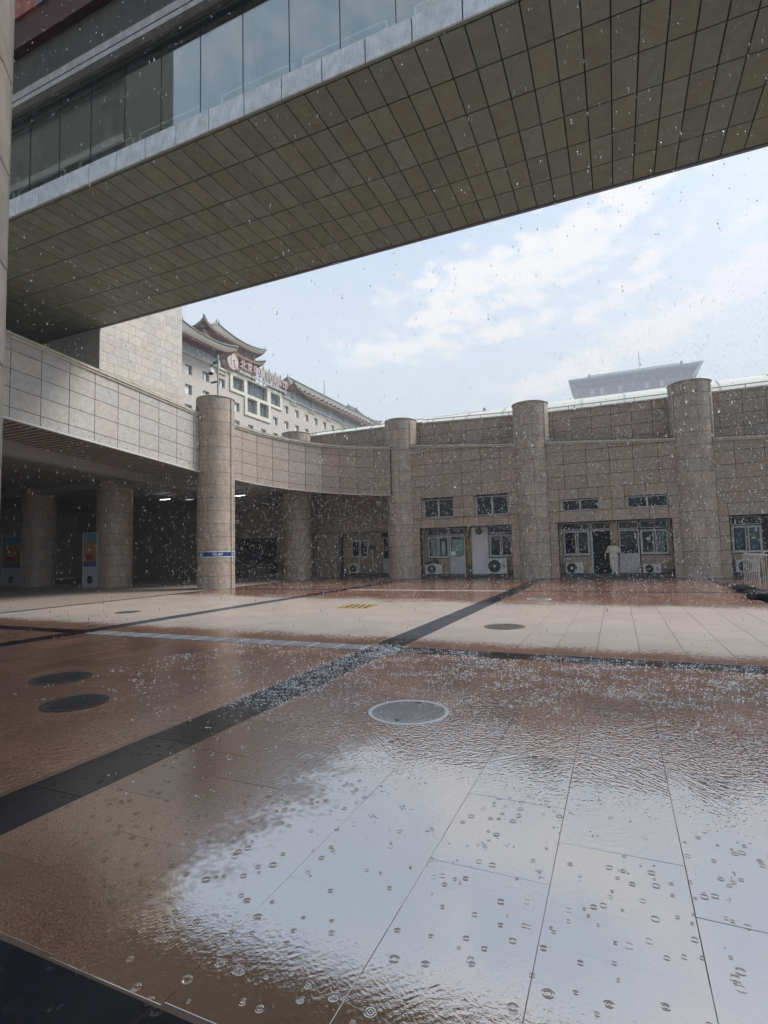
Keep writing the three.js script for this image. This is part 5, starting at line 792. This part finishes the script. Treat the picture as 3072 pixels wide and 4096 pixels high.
// ================================================================ person leaning on the pier of the open doorway
{
  const smin = (a, b, k) => { const h = clamp(0.5 + 0.5 * (b - a) / k); return lerp(b, a, h) - k * h * (1 - h); };
  const cap = (p, a, b, r0, r1, sx = 1, sz = 1) => { const bax = b[0] - a[0], bay = b[1] - a[1], baz = b[2] - a[2], pax = p[0] - a[0], pay = p[1] - a[1], paz = p[2] - a[2], t = clamp((pax * bax + pay * bay + paz * baz) / (bax * bax + bay * bay + baz * baz + 1e-9)); return Math.hypot((pax - bax * t) / sx, pay - bay * t, (paz - baz * t) / sz) - lerp(r0, r1, t); };
  function mesh(bones, k, c, half, res, cut) {
    const mc = new MarchingCubes(res, new THREE.MeshStandardMaterial(), false, false, 120000), S = mc.size, h = S / 2; mc.isolation = 0;
    for (let z = 0; z < S; z++) for (let y = 0; y < S; y++) for (let x = 0; x < S; x++) {
      const p = [c[0] + (x - h) / h * half, c[1] + (y - h) / h * half, c[2] + (z - h) / h * half]; let d = 9;
      for (const b of bones) d = smin(d, cap(p, ...b), b[6] ?? k);
      if (cut) d = Math.max(d, cut(p)); mc.field[x + y * S + z * S * S] = -d;
    }
    mc.update(); const n = mc.count, g = new THREE.BufferGeometry();
    g.setAttribute('position', new THREE.BufferAttribute(mc.positionArray.slice(0, n * 3), 3)); g.setAttribute('normal', new THREE.BufferAttribute(mc.normalArray.slice(0, n * 3), 3)); g.setAttribute('uv', new THREE.BufferAttribute(new Float32Array(n * 2), 2));
    g.scale(half, half, half).translate(...c); g.computeVertexNormals(); return g;
  }
  const sh = [[-0.165, 1.3, 0], [0.165, 1.3, 0]], el = [[-0.27, 1.06, -0.06], [0.27, 1.05, -0.05]], ha = [[-0.12, 0.93, -0.15], [0.14, 0.92, -0.14]];
  const hip = [[-0.085, 0.86, 0], [0.085, 0.86, 0]], kn = [[-0.095, 0.47, 0.05], [0.08, 0.47, 0.02]], an = [[-0.01, 0.08, 0.05], [0.085, 0.08, -0.01]];
  const HC = [-0.015, 1.505, 0.03];
  const body = [[[0, 0.9, 0], [0, 1.1, 0], 0.12, 0.115, 1.15, 0.8], [[0, 1.1, 0], [0, 1.27, 0], 0.12, 0.1, 1.35, 0.8], [[0, 1.3, 0], [-0.005, 1.43, 0.01], 0.05, 0.046]];
  for (const i of [0, 1]) body.push([sh[i], el[i], 0.05, 0.038], [el[i], ha[i], 0.038, 0.026], [hip[i], kn[i], 0.085, 0.055], [kn[i], an[i], 0.055, 0.036], [an[i], [an[i][0] + (i ? 0.03 : -0.06), 0.04, an[i][2] + 0.12], 0.036, 0.03]);
  const skinBody = mesh(body, 0.045, [0, 0.8, 0], 0.85, 110);
  // head turned to the open side: face along -x and a little forward
  const f = new THREE.Vector3(-0.82, 0.05, 0.57).normalize(), sd = new THREE.Vector3(0, 1, 0).cross(f).normalize(), P = (fw, up, s) => [HC[0] + f.x * fw + sd.x * s, HC[1] + up + f.y * fw, HC[2] + f.z * fw + sd.z * s];
  const head = [[P(-0.02, 0.02, 0), P(0.0, 0.02, 0), 0.082, 0.08], [P(0.02, -0.02, 0), P(0.045, -0.075, 0), 0.062, 0.038], [P(0.088, 0.005, 0), P(0.105, -0.03, 0), 0.009, 0.014, 1, 1, 0.02], [P(0.085, -0.052, -0.012), P(0.085, -0.052, 0.012), 0.012, 0.012, 1, 1, 0.012], [P(0.0, -0.02, 0.076), P(-0.005, 0.015, 0.08), 0.014, 0.018, 0.6, 1, 0.01], [P(0.0, -0.02, -0.076), P(-0.005, 0.015, -0.08), 0.014, 0.018, 0.6, 1, 0.01], [P(-0.01, -0.06, 0), [0, 1.4, 0], 0.048, 0.048]];
  const skinHead = mesh(head, 0.03, HC, 0.17, 72);
  const hand = (i) => { const [x, y, z] = ha[i], s = i ? -1 : 1, b = [[[x, y, z], [x + s * 0.05, y - 0.05, z - 0.005], 0.026, 0.03, 1, 0.6]]; [0.055, 0.072, 0.068, 0.05].forEach((l, k) => { const o = [x + s * (0.075 - k * 0.018), y - 0.045 - k * 0.014, z - 0.006], m = [o[0] + s * l * 0.6, o[1] - l * 0.35, o[2] + 0.004]; b.push([o, m, 0.009, 0.0085, 1, 1, 0.006], [m, [m[0] + s * l * 0.3, m[1] - l * 0.35, m[2] + 0.014], 0.0085, 0.007, 1, 1, 0.006]); }); b.push([[x + s * 0.02, y - 0.005, z + 0.01], [x + s * 0.065, y + 0.012, z + 0.02], 0.011, 0.009, 1, 1, 0.008]); return mesh(b, 0.02, [x + s * 0.06, y - 0.05, z], 0.12, 64); };
  const t = thing('person', 'person in white top and white trousers leaning by the open doorway', 'person', null, [-0.2, 0.18, -28.26]);
  part(t, 'body', join(skinBody, skinHead, hand(0), hand(1)), std(C(0.36, 0.19, 0.13), 0.6));
  const linen = std(C(0.72, 0.69, 0.62), 0.85, { map: stoneTex });
  const top = [[[0, 0.82, 0], [0, 1.1, 0], 0.158, 0.145, 1.12, 0.85], [[0, 1.1, 0], [0, 1.27, 0], 0.145, 0.12, 1.35, 0.85], [[0, 0.82, 0.01], [0, 0.84, 0.01], 0.17, 0.16, 1.15, 0.85]]; for (const i of [0, 1]) top.push([sh[i], [lerp(sh[i][0], el[i][0], 0.9), lerp(sh[i][1], el[i][1], 0.9), lerp(sh[i][2], el[i][2], 0.9)], 0.075, 0.075]);
  part(t, 'shirt', mesh(top, 0.05, [0, 1.08, 0], 0.42, 84, (p) => Math.max(0.78 - p[1] + 0.012 * Math.sin(p[0] * 30), 0.07 - Math.hypot(p[0], (p[1] - 1.43) * 0.9, p[2] - 0.03), -0.05 + (p[0] > 0.24 || p[0] < -0.24 ? 1.06 - p[1] : -1))), linen);
  const tr = [[[0, 0.84, 0], [0, 0.92, 0], 0.14, 0.13, 1.1, 0.85]]; for (const i of [0, 1]) tr.push([hip[i], kn[i], 0.108, 0.085], [kn[i], an[i], 0.085, 0.078]);
  part(t, 'trousers', mesh(tr, 0.04, [0, 0.5, 0], 0.5, 96, (p) => Math.max(0.085 - p[1], -1)), linen);
  for (const i of [0, 1]) part(t, 'shoe', mesh([[[an[i][0], 0.045, an[i][2] - 0.03], [an[i][0] + (i ? 0.04 : -0.08), 0.04, an[i][2] + 0.15], 0.046, 0.04, 0.9, 1]], 0.02, [an[i][0] + (i ? 0.02 : -0.04), 0.06, an[i][2] + 0.06], 0.18, 48, (p) => 0.002 - p[1]), MT.white);
  const hair = [[P(-0.03, 0.035, 0), P(-0.005, 0.045, 0), 0.092, 0.087], [P(-0.09, -0.02, 0), P(-0.13, -0.13, 0), 0.04, 0.028], [P(-0.13, -0.13, 0), P(-0.12, -0.22, 0), 0.028, 0.012]];
  part(t, 'hair', mesh(hair, 0.03, P(-0.05, -0.05, 0), 0.24, 72, (p) => { const q = [p[0] - HC[0], p[1] - HC[1], p[2] - HC[2]], fw = q[0] * f.x + q[1] * f.y + q[2] * f.z; return Math.min(fw - 0.035 - Math.max(0, q[1] - 0.02) * 0.9, 0.9); }), std(C(0.018, 0.014, 0.012), 0.45));
  for (const s of [-1, 1]) part(t, 'eye', new THREE.SphereGeometry(0.0095, 8, 6).translate(...P(0.077, 0.01, s * 0.03)), MT.black);
}

// ================================================================ rain
{
  const drop = new THREE.IcosahedronGeometry(1, 2), glintWhite = new THREE.MeshPhysicalMaterial({ color: C(0.95, 0.96, 0.97), roughness: 1, transmission: 0.5, specularIntensity: 0.4 }), mat = new THREE.MeshPhysicalMaterial({ color: C(1, 1, 1), roughness: 0.0, transmission: 1, thickness: 0.01, ior: 1.33 }), D = new THREE.Object3D();  // the white drops have the sky's glitter put into their colour
  const build = (name, label, list, m = mat) => { const im = new THREE.InstancedMesh(drop, m, list.length); list.forEach(([x, y, z, r, l], i) => { D.position.set(x, y, z); D.rotation.set(rr(-0.12, 0.12), 0, rr(-0.12, 0.12)); D.scale.set(r, l, r); D.updateMatrix(); im.setMatrixAt(i, D.matrix); }); im.name = name; im.userData = { kind: 'stuff', label }; scene.add(im); };
  let rain = []; const ok = (x, y, z) => !(z < -8.2 && z > -14.1 && y < 19) && !(x < -17.2) && z > -27.1 && !(z < -20 && Math.hypot((x + 11.45) / 5.9, (z + 20.4) / 6.9) > 1 && x < -11.2) && Math.hypot(x, z) > 3.2;
  const fall = (n, x0, x1, y1, z0, z1, k) => { for (let i = 0; i < n; i++) { const x = rr(x0, x1), y = rr(0.05, y1), z = rr(z0, z1); if (!ok(x, y, z)) continue; const s = rr(0.7, 1.25) * (rnd() < 0.12 ? 1.5 : 1); rain.push([x, y, z, k * 0.0035 * s, k * 0.0125 * s]); } };
  fall(10000, -12, 8, 11, -8.2, -3, 0.95);
  build('rain', 'clear raindrops falling between the porch and the footbridge', rain);
  rain = []; fall(24000, -17, 9, 9, -27, -14, 1.2); build('rain_beyond', 'raindrops in front of the far wall, coloured white for their glitter', rain, glintWhite);
  const sp = []; // splashes where rain lands, plus flat white flecks for sky glints on ripples
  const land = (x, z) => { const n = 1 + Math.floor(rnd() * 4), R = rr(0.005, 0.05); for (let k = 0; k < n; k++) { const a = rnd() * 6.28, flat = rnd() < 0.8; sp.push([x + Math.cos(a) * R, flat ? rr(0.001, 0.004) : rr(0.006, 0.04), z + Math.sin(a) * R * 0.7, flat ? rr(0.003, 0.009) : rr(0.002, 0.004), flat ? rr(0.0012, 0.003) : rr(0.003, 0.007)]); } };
  const thick = (x, z) => sstep(-0.25, 0.35, fbm(n2, x * 1.1 + 4, z * 1.7, 3) + 0.12);
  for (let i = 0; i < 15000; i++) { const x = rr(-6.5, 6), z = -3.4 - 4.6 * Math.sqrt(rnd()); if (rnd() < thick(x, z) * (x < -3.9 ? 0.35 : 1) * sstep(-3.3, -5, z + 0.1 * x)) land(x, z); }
  for (let i = 0; i < 900; i++) land(rr(-3.85, -3.2), -rr(4.4, 8.2));  // extra white flecks for the sparkle along the black band
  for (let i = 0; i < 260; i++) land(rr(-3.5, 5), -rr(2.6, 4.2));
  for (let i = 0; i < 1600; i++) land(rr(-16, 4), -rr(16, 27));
  build('splash_and_glint', 'small rain splashes, with flat white flecks standing for sky glints in the ripples', sp, glintWhite);
}
scene.traverse((o) => { if (o.isMesh) { o.castShadow = true; o.receiveShadow = true; } });
renderer.render(scene, camera);
